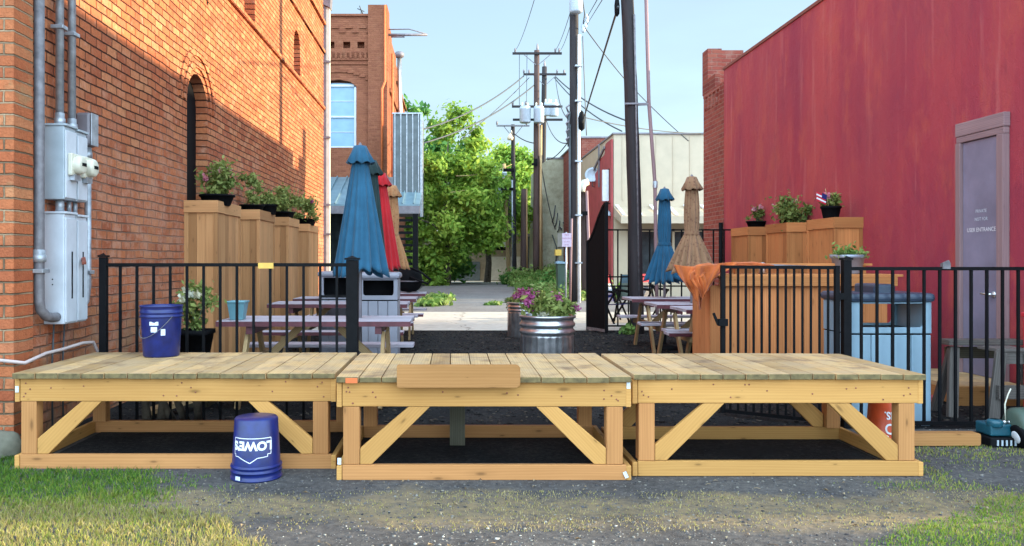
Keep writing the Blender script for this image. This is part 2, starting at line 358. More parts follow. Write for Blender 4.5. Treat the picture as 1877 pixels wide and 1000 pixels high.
M['grey_box'] = simple('grey_enamel_steel', (.36,.41,.45), .42, .1, .12, 6, .4)
M['grey_lt'] = simple('light_grey_enamel', (.52,.55,.60), .38, .1, .1, 6, .4)
M['conduit'] = simple('galvanised_conduit', (.36,.38,.41), .45, .55, .3, 14)
M['conduit_d'] = simple('weathered_conduit', (.16,.15,.16), .6, .3, .35, 14)
M['cream'] = simple('cream_plastic', (.6,.57,.46), .4, 0, .1, 9)
M['greycap'] = simple('grey_brown_metal', (.17,.15,.165), .5, .2, .2, 9)
M['white'] = simple('white_paint', (.74,.76,.78), .5, 0, .1, 9)
M['bluept'] = simple('navy_bucket_plastic', (.006,.014,.105), .35, 0, .3, 14, .5)
M['orangeb'] = simple('orange_bucket_plastic', (.52,.065,.018), .35, 0, .15, 14, .5)
M['bin'] = simple('pale_blue_plastic', (.21,.31,.385), .4, 0, .1, 3, .4)
M['bin_lid'] = simple('slate_blue_plastic', (.035,.05,.08), .4, 0, .2, 6, .4)
M['bin_g'] = simple('lavender_grey_plastic', (.24,.24,.28), .45, 0, .1, 3, .4)
M['bin_gl'] = simple('dark_grey_lid', (.13,.15,.2), .45, 0, .15, 5)
M['label'] = simple('sticker_white', (.55,.6,.66), .4, 0, .2, 60)
M['ltwhite'] = simple('print_white', (.72,.72,.75), .5, 0, .05, 30)
M['tabletop'] = wood('worn_white_table_paint', (.30,.27,.31), (.50,.46,.52), .2, tint=.12)
M['tablered'] = simple('dark_red_table_paint', (.09,.018,.025), .5, 0, .3, 12)
M['fence'] = M['black']
def fabric(name, col, var=.2, dots=None):
    n = NT(name); p = n.obj(); f = n.noise(p, 6, 5); w = n.noise(p, 160, 2)
    c = n.ramp(f, [(.3, tuple(x*(1-var) for x in col)), (.7, tuple(min(1, x*(1+var)) for x in col))])
    if dots:
        v = n.n('TexVoronoi'); n.l(p, v.inputs['Vector']); v.inputs['Scale'].default_value = 22; c = n.mix(n.rng(v.outputs['Distance'], .2, .35, .75, 0), c, dots)
    n.bump(w, .15, .002); n.b.inputs['Sheen Weight'].default_value = .15
    return n.fin(c, .85, 0, .2)
M['f_blue'] = fabric('blue_canvas', (.018,.082,.145)); M['f_green'] = fabric('dark_green_canvas', (.014,.03,.03))
M['f_red'] = fabric('red_canvas', (.40,.014,.02)); M['f_tan'] = fabric('tan_print_canvas', (.34,.17,.075), .15, (.24,.08,.04))
M['f_blue2'] = fabric('teal_canvas', (.014,.08,.15)); M['f_tan2'] = fabric('brown_print_canvas', (.24,.13,.07), .15, (.13,.05,.03))
M['f_or'] = fabric('orange_canvas', (.44,.105,.025), .35)
def foliage(name, cols, transl=.35):
    n = NT(name); r = n.rnd(); c = n.ramp(r, [(i/(len(cols)-1), x) for i, x in enumerate(cols)])
    n.fin(c, .6, 0, .25); tr = n.n('BsdfTranslucent'); n.l(c, tr.inputs[0]); mx = n.n('MixShader'); mx.inputs[0].default_value = transl
    n.l(n.b.outputs[0], mx.inputs[1]); n.l(tr.outputs[0], mx.inputs[2]); n.l(mx.outputs[0], n.o.inputs[0]); return n.m
M['leaf'] = foliage('bright_green_leaves', [(.09,.18,.03), (.2,.35,.05), (.34,.48,.07), (.48,.58,.11)], .45)
M['leaf2'] = foliage('deep_green_leaves', [(.03,.10,.03), (.07,.19,.04), (.12,.27,.06), (.2,.36,.09)], .4)
M['leaf3'] = foliage('pot_leaves', [(.07,.11,.025), (.16,.21,.05), (.26,.3,.08), (.36,.36,.13)])
M['weed'] = foliage('weed_leaves', [(.07,.15,.03), (.13,.24,.05), (.22,.32,.08), (.36,.36,.14)])
M['grass'] = foliage('grass_blades', [(.05,.13,.015), (.11,.22,.025), (.24,.30,.04), (.36,.32,.09), (.40,.32,.15)], .3)
M['petal_p'] = foliage('magenta_petals', [(.30,.05,.16), (.42,.10,.25), (.5,.18,.3)]); M['petal_k'] = foliage('pink_petals', [(.6,.12,.2), (.7,.3,.35), (.75,.45,.5)])
M['petal_w'] = foliage('white_petals', [(.6,.55,.35), (.7,.7,.6)])
M['bark_t'] = simple('tree_bark', (.09,.07,.05), .9, 0, .4, 12, bump=.5)
M['galv'] = simple('galvanised_tank_steel', (.40,.39,.40), .3, .85, .35, 9)
M['sheet'] = simple('grey_green_sheet_metal', (.12,.14,.145), .5, .2, .25, 3)
M['sheet_b'] = simple('blue_grey_awning_metal', (.16,.24,.28), .45, .3, .15, 3)
M['glass'] = simple('pale_blue_blind_glass', (.22,.34,.45), .3, 0, .12, 2, .3)
M['dglass'] = simple('dark_window_glass', (.03,.04,.045), .12, 0, .4, 3, .7)
M['siding'] = simple('cream_metal_siding', (.47,.375,.265), .5, 0, .08, 2)
M['beige'] = ground_mat('stained_beige_render', [(.22,.2,.13), (.36,.34,.24), (.46,.44,.33)], 3, .5, .02, .9)
M['tanw'] = ground_mat('tan_block_wall', [(.2,.15,.1), (.30,.24,.17), (.38,.31,.22)], 3, .6, .01, .9)
M['redw'] = simple('faded_red_paint', (.35,.055,.055), .7, 0, .2, 2)
M['door'] = simple('lilac_grey_door_paint', (.19,.17,.235), .5, 0, .18, 3)
M['dframe'] = wood('mauve_door_trim', (.20,.12,.13), (.34,.22,.22), .2, tint=.1)
M['silver'] = simple('brushed_silver', (.7,.7,.7), .3, .9, .1, 9)
M['teal'] = simple('teal_enamel', (.008,.07,.10), .35, 0, .2, 9); M['dgreen'] = simple('dull_green_plastic', (.05,.08,.06), .5, 0, .2, 5)
M['redp'] = simple('bright_red_plastic', (.5,.02,.04), .4, 0, .1, 5)
M['stone'] = simple('rough_grey_stone', (.16,.15,.11), .95, 0, .35, 9, bump=.6)
M['hose'] = simple('pink_grey_hose', (.45,.36,.34), .5, 0, .1, 9)
M['wire'] = simple('power_cable_black', (.05,.055,.06), .6, 0, .1, 5)
M['transf'] = simple('transformer_grey', (.42,.48,.54), .4, .1, .1, 5)
M['lamp'] = simple('lamp_glass_cream', (.7,.55,.4), .3, 0, .1, 5)
M['orange_tag'] = simple('orange_end_paint', (.6,.13,.03), .6, 0, .2, 9)
M['bluepot'] = simple('blue_green_pot_glaze', (.12,.26,.30), .4, 0, .12, 9)
M['zinc'] = simple('grey_zinc_tub', (.27,.29,.35), .4, .4, .2, 7)
M['sign'] = simple('faded_sign_paint', (.5,.40,.50), .5, 0, .1, 20); M['signd'] = simple('sign_lettering', (.28,.09,.16), .5, 0, .1, 20)
M['yellow'] = simple('yellow_box_paint', (.6,.36,.06), .5, 0, .1, 20)
M['rust'] = simple('rusty_red_handle', (.2,.05,.03), .6, 0, .3, 20)

# ------------------------------------------------------------------ text
def text_pts(txt, size, mapfn, name, mat, parent, ext=.0012, bold=0.0, align='CENTER'):
    cu = bpy.data.curves.new('lettering', 'FONT'); cu.body = txt; cu.size = size; cu.align_x = align; cu.offset = bold; cu.resolution_u = 3
    o = bpy.data.objects.new('tmp', cu); COL.objects.link(o); bpy.context.view_layer.update()
    me = bpy.data.meshes.new_from_object(o.evaluated_get(bpy.context.evaluated_depsgraph_get()))
    bpy.data.objects.remove(o); me.name = name; off = ORG.get(parent.name, Vector())
    for v in me.vertices: v.co = mapfn(v.co.x, v.co.y)-off
    me.materials.clear(); me.materials.append(mat)
    ob = bpy.data.objects.new(name, me); COL.objects.link(ob); ob.parent = parent; return ob

# ================================================================== SETTING
def sheet(name, mat, x0, x1, y0, y1, z, nx=1, ny=1, bumpy=0):
    m = MB(); g = [[m.bm.verts.new((x0+(x1-x0)*i/nx, y0+(y1-y0)*j/ny, z+(bumpy*noise.noise(Vector((i*.37, j*.37, 1))) if bumpy else 0))) for i in range(nx+1)] for j in range(ny+1)]
    for j in range(ny):
        for i in range(nx):
            f = m.bm.faces.new([g[j][i], g[j][i+1], g[j+1][i+1], g[j+1][i]]); f.smooth = True
    o = m.build(name, mat); return tag(o, kind='structure')
sheet('ground', M['dirt'], -300, 300, -60, 900, GZ)
sheet('yard_mulch', M['mulch'], -3.1, 5.3, 6.5, 15.5, GZ+.004)
sheet('stage_shade_mulch', M['mulch'], -2.75, 2.85, 5.42, 6.499, GZ+.004)  # mulch carried forward under the stage, its black colour painting in the shade there
sheet('concrete_apron', M['conc'], -3.1, 5.9, 15.5, 21.0, GZ+.012)
sheet('cross_street', M['asph'], -40, 40, 21.0, 28.0, GZ+.004)
sheet('alley_asphalt', M['asph'], -1.55, 3.2, 28.0, 47.0, GZ+.006)
sheet('alley_end_concrete', M['conc_w'], -6, 6, 47.0, 53.0, GZ+.010)

# ---- left brick building
lb = thing('brick_building', 'orange brick building with tall narrow window filling the left side', 'building', (-6, 12.5, GZ))
XL, YN, YF, HL = -3.1, 5.79, 19.7, 8.2
def arch(u0, u1, v0, v1, n=8):
    r = (u1-u0)/2; return [(u0, v0), (u1, v0)]+[(u0+r+r*math.cos(math.pi*k/n), v1-r+r*math.sin(math.pi*k/n)) for k in range(0, n+1)]
m = MB()
m.holed([(YN, GZ), (YF, GZ), (YF, HL), (YN, HL)], [arch(9.5, 10.28, 2.0, 3.56), arch(12.1, 12.75, 5.0, 6.1), arch(15.85, 16.5, 4.98, 5.85), [(10.25, 4.52), (10.33, 4.52), (10.33, 4.66), (10.25, 4.66)]],
        (XL, 0, 0), (0, 1, 0), (0, 0, 1), (-.28, 0, 0))
m.build('side_wall', M['brick_l'], lb)
m = MB(); m.box(-14, XL-.285, YN+.02, YF, GZ, HL-.1); m.build('wall_core', M['dglass'], lb)
m = MB(); m.box(-14, XL-.29, YN-.01, YN+.02, GZ, HL); m.box(XL-.9, XL+.05, YN-.12, YN+.14, GZ, HL); m.build('corner_pier', M['brick_lf'], lb)
for z, w in ((4.88, .045), (6.22, .045), (6.9, .06)):
    m = MB(); m.box(XL-.02, XL+w, YN+.2, YF-.02, z, z+.07); m.build('brick_ledge', M['brick_l'], lb)
# tall boarded window near the planters
f = MB(); f.box(XL-.27, XL-.14, 9.505, 10.275, 2.0, 3.5); fo = f.build('window', M['black'], lb)
f = MB(); f.box(XL-.14, XL-.05, 9.512, 9.545, 2.0, 3.35); f.build('frame', M['grey_lt'], fo)
for y0, y1, z0, z1 in ((12.12, 12.73, 5.0, 5.9), (15.87, 16.48, 4.98, 5.6)):
    f = MB(); f.box(XL-.27, XL-.2, y0, y1, z0, z1); f.build('window', M['brick_l'], lb)
# projecting arch course above the tall window
m = MB()
for rr in (.50, .64):
    pts = [(XL+.006, 9.89+rr*math.cos(a), 3.17+rr*math.sin(a)) for a in [math.pi*k/14 for k in range(15)]]
    for a, b in zip(pts, pts[1:]): m.beam(a, b, .075, .03, (1, 0, 0))
m.build('arch_bricks', M['brick_l'], lb)
# gutter box and downpipe
dp = thing('downpipe', 'cream rainwater downpipe with grey hopper head at the far brick corner', 'downpipe', (gx(597, 19.6), 19.6, GZ))
x = gx(598, 19.6)
m = MB(); m.box(x-.06, x+.015, 19.45, 19.6, GZ, 7.4); m.build('pipe', M['greycap'], dp)
m = MB(); m.box(x+.02, x+.10, 19.47, 19.6, GZ, 7.4); m.build('pipe', M['cream'], dp)
m = MB(); m.prism([(x-.3, 19.4, 7.5), (x+.12, 19.4, 7.3), (x+.17, 19.4, 8.1), (x-.3, 19.4, 8.1)], (0, .3, 0)); m.build('hopper', M['greycap'], dp)
for z in (1.9, 2.6, 4.2, 6.0):
    m = MB(); m.box(x-.1, x+.12, 19.42, 19.46, z, z+.05); m.build('strap', M['greycap'], dp)

# ---- right crimson building with brick end
rb = thing('painted_building', 'windowless crimson painted wall rising on the right, with bare brick far end', 'building', (9, 10, GZ))
XR, TR = 5.3, 5.04
m = MB(); m.box(XR, 15, 4.75, 16.06, GZ, TR); m.build('wall', M['red'], rb)
m = MB(); m.box(XR-.02, 15, 4.7, 16.08, TR, TR+.05); m.build('roof_edge', M['rust'], rb)
m = MB(); m.box(XR-.004, 15, 16.062, 17.36, GZ, 4.82)
for k in range(5): m.box(XR-.03, XR-.004, 16.2+k*.24, 16.27+k*.24, 4.45, 4.72)
m.box(XR-.03, XR-.004, 16.2, 17.3, 4.72, 4.79); m.build('brick_wall', M['brick_r'], rb)
m = MB(); m.box(XR-.01, XR+.28, 17.05, 17.42, 4.80, 5.72); m.box(XR+.28, XR+.75, 17.1, 17.4, 4.8, 5.7); m.box(XR+.0, XR+.1, 16.6, 17.05, 4.82, 5.1); m.build('chimney', M['brick_rx'], rb)
m = MB(); m.tube([(XR-.05, 16.1, GZ), (XR-.05, 16.1, 2.05)], .04, 8); m.build('standpipe', M['black'], rb)
# shadow casting rear continuation, further up the block
# door with surround
dr = MB(); dy0, dy1, dz1 = 7.90, 8.46, 2.52
dr.box(XR-.035, XR-.005, dy0, dy1, .16, dz1); door = dr.build('door', M['door'], rb)
m = MB(); m.box(XR-.07, XR-.001, dy0-.10, dy0-.004, .12, dz1+.004); m.box(XR-.07, XR-.001, dy1+.004, dy1+.08, .12, dz1+.004)
m.box(XR-.06, XR-.001, dy0-.10, dy1+.08, dz1+.006, dz1+.07); m.box(XR-.065, XR-.001, dy0-.11, dy1+.09, dz1+.073, dz1+.21); m.build('door_frame', M['dframe'], door, bevel=.006)
m = MB(); m.tube([(XR-.035, 7.97, .98), (XR-.1, 7.97, .98)], .012, 8); m.tube([(XR-.1, 7.97, .98), (XR-.1, 8.07, .985)], .013, 8); m.lathe([(.03, 0), (.03, .012), (.01, .015)], (XR-.037, 7.97, .98), 12, rot=Matrix.Rotation(R(-90), 3, 'Y')); m.build('handle', M['silver'], door)
for t, s_, z_, mt in (('PRIVATE', .046, 1.79, 'label'), ('NOT FOR', .046, 1.71, 'label'), ('USER ENTRANCE', .058, 1.60, 'ltwhite')):
    text_pts(t, s_, lambda a, b, z_=z_: Vector((XR-.0375, 8.17-a, z_+b)), 'lettering', M[mt], door)
# landing
ld = thing('door_landing', 'low wooden landing with steps under the lilac door', 'landing', (5.0, 8.2, GZ))
m = MB()
for k in range(6): m.box(4.62, 5.28, 7.55+k*.2, 7.745+k*.2, .12, .155)
m.build('decking', M['deck'], ld)
m = MB(); m.box(4.6, 5.28, 7.52, 7.549, GZ, .15); m.box(4.6, 4.63, 7.55, 8.75, GZ+.02, .119); m.build('fascia', M['cedar'], ld)
m = MB(); m.box(4.3, 4.598, 7.7, 8.5, GZ, .02); m.build('step', M['redw'], ld)

# ---- across the street: orange brick building on the left
ob_ = thing('orange_brick_building', 'two storey orange brick building with corner pier and blue blinds across the street', 'building', (-7, 36, GZ))
D = 31.0; s = F/D
def zz(py, d=D): return gz(py, d)
xr = gx(710, D); xp = gx(675, D)
m = MB(); wx1, wx0 = gx(653, D), gx(590, D)
ho = [[(wx0, zz(270)), (wx1, zz(270)), (wx1, zz(157)), (wx1-.25, zz(149)), ((wx0+wx1)/2, zz(145)), (wx0, zz(149))]]
for px_ in (600, 629, 655): ho.append([(gx(px_, D), zz(88)), (gx(px_+13, D), zz(88)), (gx(px_+13, D), zz(76)), (gx(px_, D), zz(76))])
m.holed([(-16, GZ), (xp, GZ), (xp, zz(27)), (-16, zz(27))], ho, (0, D, 0), (1, 0, 0), (0, 0, 1), (0, .3, 0))
m.build('front_wall', M['brick_o'], ob_)
m = MB(); m.box(-16, xp-.05, D+.31, 43, GZ, zz(30)); m.build('wall_core', M['brick_o'], ob_)
m = MB(); m.box(xp, xr, D-.12, D+1.0, GZ, zz(10)); m.build('corner_pier', M['brick_o'], ob_)
m = MB()
ys = [(D+1.0, zz(30)), (33.5, 10.5), (33.5, 10.2), (36, 10.2), (36, 9.9), (38.5, 9.9), (38.5, 9.5), (41, 9.5), (41, 9.0), (43, 9.0), (43, GZ), (D+1.0, GZ)]
m.prism([(xr-.02, y, z) for y, z in ys], (-.4, 0, 0)); 
m.build('side_wall', M['brick_os'], ob_)
m = MB(); m.box(xr-.02, xr+.05, D+1.0, 43, 7.9, 8.05); m.box(xr-.02, xr+.05, 36, 43, 9.1, 9.2); m.build('brick_ledge', M['brick_os'], ob_)
m = MB()
m.box(-16, xp-.002, D-.06, D-.002, zz(110), zz(107)); m.box(-16, xp-.002, D-.09, D-.002, zz(30), zz(26)); m.box(-16, xp-.002, D-.05, D-.002, zz(118), zz(115))
for k in range(16): x = xp-.09-k*.185; m.box(x-.055, x+.03, D-.08, D-.002, zz(106.5), zz(95))
for k in range(4): x = gx(608+k*25, D); m.box(x, x+.27, D-.06, D-.002, zz(52), zz(49.5)); m.box(x+.272, x+.52, D-.06, D-.002, zz(60), zz(57.5))
for a in range(-6, 7):
    x0 = (wx0+wx1)/2+a*.22; z0 = zz(132)-abs(a)**2*.012; m.box(x0-.108, x0+.108, D-.05, D-.002, z0, z0+.07)
m.build('corbels', M['brick_o'], ob_)
w = MB(); w.box(wx0+.01, wx1-.01, D+.18, D+.22, zz(270)+.01, zz(150)); wo_ = w.build('window', M['glass'], ob_)
w = MB(); w.box(wx1-.09, wx1-.012, D+.1, D+.178, zz(270)+.01, zz(158)); w.box(wx0+.01, wx1-.012, D+.1, D+.178, zz(270)+.01, zz(268)+.02); w.box(wx0+.01, wx1-.092, D+.12, D+.178, zz(214), zz(211)); w.box(wx0, wx1-.092, D+.12, D+.178, zz(157), zz(153)); w.box(wx0, wx1-.092, D+.16, D+.178, zz(184), zz(183)); w.box(wx0, wx1-.092, D+.16, D+.178, zz(241), zz(240)); w.build('frame', M['grey_lt'], wo_)
for px_ in (704, 715):
    m = MB(); xx = gx(px_, D)-.02; dd = D-.2 if px_ == 704 else D+1.2
    if px_ == 704: m.tube([(xx+.08, dd, zz(12)), (xx+.08, dd, zz(150)), (xx-.04, dd, zz(165)), (xx-.04, dd, zz(318))], .045, 8)
    else: m.tube([(xr+.08, dd+.3, 9.5), (xr+.08, dd+.3, 4.5)], .045, 8)
    m.build('downpipe', M['orange_tag'], ob_)
vp = thing('vent_pipe', 'tall silver flue pipe with round cap beside the orange brick building', 'flue', (-2.3, 36, GZ))
m = MB(); m.tube([(-2.32, 36, 5), (-2.40, 36, 10.2)], .10, 12); m.build('pipe', M['silver'], vp)
m = MB(); m.lathe([(.12, 0), (.2, .05), (.22, .18), (.15, .26), (.0, .28)], (-2.40, 36, 10.2), 14); m.build('cap', M['greycap'], vp)
an = thing('bracket_arm', 'thin steel truss arm jutting from the top of the orange brick building', 'bracket', (xr, 31.5, zz(62)))
m = MB(); m.tube([(xr-.3, 31.5, 9.98), (xr+1.5, 31.5, 9.98)], .05, 6); m.tube([(xr-.3, 31.5, 10.18), (xr+.8, 31.5, 10.2), (xr+1.5, 31.5, 10.0)], .022, 6); m.tube([(xr+.1, 31.5, 9.9), (xr+.62, 31.5, 9.9), (xr+.62, 31.5, 9.98)], .03, 6); m.build('arm', M['greycap'], an)
# roof aerial
an = thing('roof_aerial', 'small television aerial on the orange brick roof', 'aerial', (gx(662, 33), 33, 10.2))
m = MB(); m.tube([(gx(662, 33), 33, 10.2), (gx(662, 33), 33, 11.4)], .02, 5); m.build('mast', M['wire'], an)
m = MB(); m.tube([(gx(655, 33), 33, 11.45), (gx(668, 33), 33, 11.33)], .02, 5); m.tube([(gx(660, 33), 32.8, 11.5), (gx(664, 33), 33.2, 11.3)], .02, 5); m.build('boom', M['wire'], an)

# ---- corrugated stair tower + porch
ct = thing('metal_stair_tower', 'ribbed grey green sheet metal tower beside the porch', 'tower', (-1.7, 30, GZ))
def ribbed(m, x0, x1, y, z0, z1, pitch, h, w, axis='x', sgn=-1):
    k = x0+pitch*.5
    while k < x1-w:
        m.box(k, k+w, y+sgn*h if sgn < 0 else y, y if sgn < 0 else y+h, z0, z1); k += pitch
m = MB(); d = 29.0; x0, x1 = gx(720, d), gx(773, d); z0, z1 = zz(392, d), zz(209, d)
m.box(x0, x1, d, d+1.9, z0, z1); m.build('wall_panel', M['sheet'], ct)
for k in range(5): m = MB(); q_ = x0+.06+k*.21; m.box(q_, q_+.035, d-.08, d-.002, z0, z1-.002); m.build('rib', M['conduit'], ct)
m = MB(); m.box(x1-.05, x1+.03, d-.09, d+.05, z0-.1, z1+.03); m.box(x0-.02, x1+.03, d-.07, d-.003, z1, z1+.05); m.build('edge_trim', M['conduit'], ct)
po = thing('porch', 'covered porch with blue grey metal roof and black post across the street', 'porch', (-5, 29, GZ))
m = MB(); dz0, dz1 = 3.2, 4.45
m.prism([(-14, 27.6, dz0), (-14, 27.6, dz0-.06), (-14, 30.95, dz1-.06), (-14, 30.95, dz1)], (12.85, 0, 0))
for k in range(34): x = -13.9+k*.38; m.beam((x, 27.6, dz0+.02), (x, 30.9, dz1+.02), .04, .05, (0, 0, 1))
m.build('roof', M['sheet_b'], po)
m = MB(); m.box(-14, -1.15, 27.6, 27.8, dz0-.32, dz0-.062); m.build('beam', M['greycap'], po)
for x in (-1.3, -5.2, -9): m = MB(); m.box(x-.09, x+.09, 27.61, 27.79, GZ, dz0-.322); m.build('post', M['black'], po)
m = MB()
for k in range(12): m.box(-2.1, -1.4, 27.66, 27.7, .3+k*.21, .3+k*.21+.09)
m.build('louvre_screen', M['black'], po)
m = MB(); m.box(-14, -2.55, 30.9, 30.98, GZ, 3.3); m.build('shopfront', M['dglass'], po)

# ---- right side of alley: cream metal building, red wall, brick block, beige block
cb = thing('cream_metal_building', 'low cream ribbed metal building with awning and dark windows across the street', 'building', (10, 33, GZ))
d = 30.0; x0, x1 = gx(1125, d), 16.0
m = MB(); m.box(x0, x1, d, 38, GZ, zz(246, d)); ribbed(m, x0, x1, d-.002, 3.5, zz(246, d)-.05, .62, .03, .04); m.build('wall', M['siding'], cb)
m = MB(); m.box(x0-.04, x1, d-.06, 38.05, zz(246, d)+.001, zz(243, d)); m.build('roof_edge', M['greycap'], cb)
m = MB(); m.prism([(x0, d-.004, 3.25), (x0, d-1.3, 2.85), (x0, d-1.3, 2.6), (x0, d-.004, 2.9)], (10, 0, 0)); aw = m.build('awning', M['siding'], cb)
m = MB()
for k in range(16): x = x0+.1+k*.62; m.beam((x, d-.04, 3.32), (x, d-1.3, 2.9), .1, .05, (0, 0, 1))
m.build('awning_rib', M['white'], aw)
for a, b in ((1175, 1205), (1236, 1290)):
    w = MB(); w.box(gx(a, d), gx(b, d), d-.02, d+.1, .75, 2.35); wi = w.build('window', M['dglass'], cb)
    w = MB(); xa, xb = gx(a, d), gx(b, d); w.box(xa-.08, xa-.002, d-.05, d-.003, .7, 2.45); w.box(xb+.002, xb+.08, d-.05, d-.003, .7, 2.45); w.box(xa-.08, xb+.08, d-.05, d-.003, 2.352, 2.45); w.box(xa, xb, d-.05, d-.022, .68, .748); w.build('frame', M['siding'], wi)
m = MB(); ys = [(30.02, GZ), (30.02, 5.75), (31.2, 5.75), (31.4, 5.35), (32.4, 5.3), (33, 4.9), (34.5, 4.75), (36.4, 4.3), (36.4, GZ)]
m.prism([(x0-.02, y, z) for y, z in ys], (-.06, 0, 0)); m.build('red_side_wall', M['redw'], cb)
m = MB(); m.beam((x0-.12, 34.8, 4.72), (x0-.12, 31.2, 5.6), .06, .1, (0, 0, 1)); m.beam((x0-.12, 32.4, 5.9), (x0-.12, 32.4, 4.2), .06, .06, (1, 0, 0)); m.build('conduit_rail', M['greycap'], cb)
sb = thing('wall_sign_box', 'upright white sign box edge on, fixed to the faded red wall', 'sign', (x0-.3, 30.6, 3.4))
m = MB(); m.box(x0-.32, x0-.1, 30.45, 30.62, gz(368, 30.5), gz(311, 30.5)); m.build('panel', M['white'], sb)
m = MB(); m.box(x0-.099, x0-.03, 30.4, 30.66, gz(364, 30.5), gz(309, 30.5)); m.build('bracket', M['black'], sb)
wl_ = thing('wall_lamp', 'small grey barn lamp under the white sign box', 'lamp', (x0-.2, 30.3, 3.0))
m = MB(); m.lathe([(.03, .3), (.05, .22), (.16, .1), (.18, 0)], (x0-.2, 30.3, 2.95), 12); m.build('shade', M['transf'], wl_)
m = MB(); m.tube([(x0-.2, 30.3, 3.24), (x0-.2, 30.3, 3.4), (x0-.05, 30.3, 3.4)], .02, 6); m.build('arm', M['black'], wl_)
bb = thing('brick_block', 'plain red brick building rising behind the satellite dish', 'building', (8, 42, GZ))
m = MB(); d = 38.2; m.box(gx(1066, d), 12, d, 47, GZ, gz(253, d)); m.build('wall', M['brick_rx'], bb)
m = MB(); m.box(gx(1064, d), 12.1, d-.05, 47.05, gz(253, d)+.002, gz(250, d)); m.build('roof_edge', M['greycap'], bb)
sdh = thing('satellite_dish', 'round grey satellite dish beside the faded red wall', 'dish', (5.75, 33, 4.3))
c = P(1086, 320, 33.5); Mr = Matrix.Rotation(R(75), 3, 'X') @ Matrix.Identity(3)
m = MB(); m.lathe([(.01, -.07), (.14, -.05), (.24, -.015), (.31, .03), (.31, .04), (.23, -.005), (.1, -.045), (.01, -.06)], c, 20, rot=Matrix.Rotation(R(-20), 3, 'Z')@Matrix.Rotation(R(80), 3, 'X')); m.build('reflector', M['transf'], sdh)
m = MB(); m.tube([c+Vector((0, .08, 0)), c+Vector((.02, .15, -.45)), c+Vector((.25, .15, -.55))], .025, 6); m.tube([c+Vector((0, -.02, -.3)), c+Vector((-.05, -.35, -.3))], .015, 6); m.build('mount', M['conduit_d'], sdh)
bg = thing('beige_block_building', 'stained beige rendered building end wall beyond the utility poles', 'building', (7, 45, GZ))
d = 44.5; m = MB(); xa = gx(996, d)
m.prism([(xa-.25, d, GZ), (xa-.1, d, gz(300, d)), (xa+.3, d, gz(291, d)), (11, d, gz(291, d)), (11, d, GZ)], (0, 6, 0)); m.build('wall', M['beige'], bg)
m = MB(); m.box(xa+.2, 11, d-.05, d+.3, gz(291, d)+.002, gz(289, d)+.02); m.build('roof_edge', M['conduit_d'], bg)
m = MB(); m.box(gx(1022, d), gx(1046, d), d-.08, d-.002, gz(452, d), gz(427, d)); m.build('wall_panel', M['conc_w'], bg)
m = MB()
for k in range(6): a = P(1012+k*5, 425-abs(k-2)*9, d-.06); b = P(1018+k*4, 418-abs(k-3)*14, d-.06); m.tube([a, (a+b)/2+Vector((0, -.1, -.15)), b], .03, 5)
m.tube([P(1012, 430, d-.05), P(1020, 452, d-.05), P(1019, 480, d-.05)], .03, 5); m.build('cable_bundle', M['wire'], bg)
tb = thing('tan_garage', 'low tan block garage closing the end of the alley', 'garage', (2, 54, GZ))
d = 52.0; m = MB(); m.box(-4.5, gx(992, d), d, 58, GZ, gz(432, d)); m.build('wall', M['tanw'], tb)
m = MB(); m.box(gx(895, d), gx(960, d), d-.03, d-.002, GZ+.05, gz(470, d)); m.build('wall_patch', M['conc_w'], tb)
m = MB(); m.box(gx(800, d), gx(880, d), d-.04, d-.002, GZ+.02, 1.2); m.build('door', M['sheet'], tb)
m = MB(); m.box(gx(962, d), gx(991, d), d-.04, d-.002, GZ+.02, gz(433, d)); m.build('doorway', M['dglass'], tb)
m = MB(); m.box(-4.6, gx(994, d), d-.15, 58, gz(432, d)+.002, gz(428, d)); m.build('roof', M['conduit_d'], tb)
ac = thing('wall_unit', 'white box with dark underside hanging on the tan garage wall', 'air unit', (gx(919, 51.6), 51.6, gz(458, 51.6)))
m = MB(); m.box(gx(909, 51.6), gx(928, 51.6), 51.5, 51.95, gz(452, 51.6), gz(439, 51.6)); m.build('case', M['white'], ac)
m = MB(); m.box(gx(910, 51.6), gx(928, 51.6), 51.55, 51.95, gz(458, 51.6), gz(452.2, 51.6)); m.build('base', M['black'], ac)

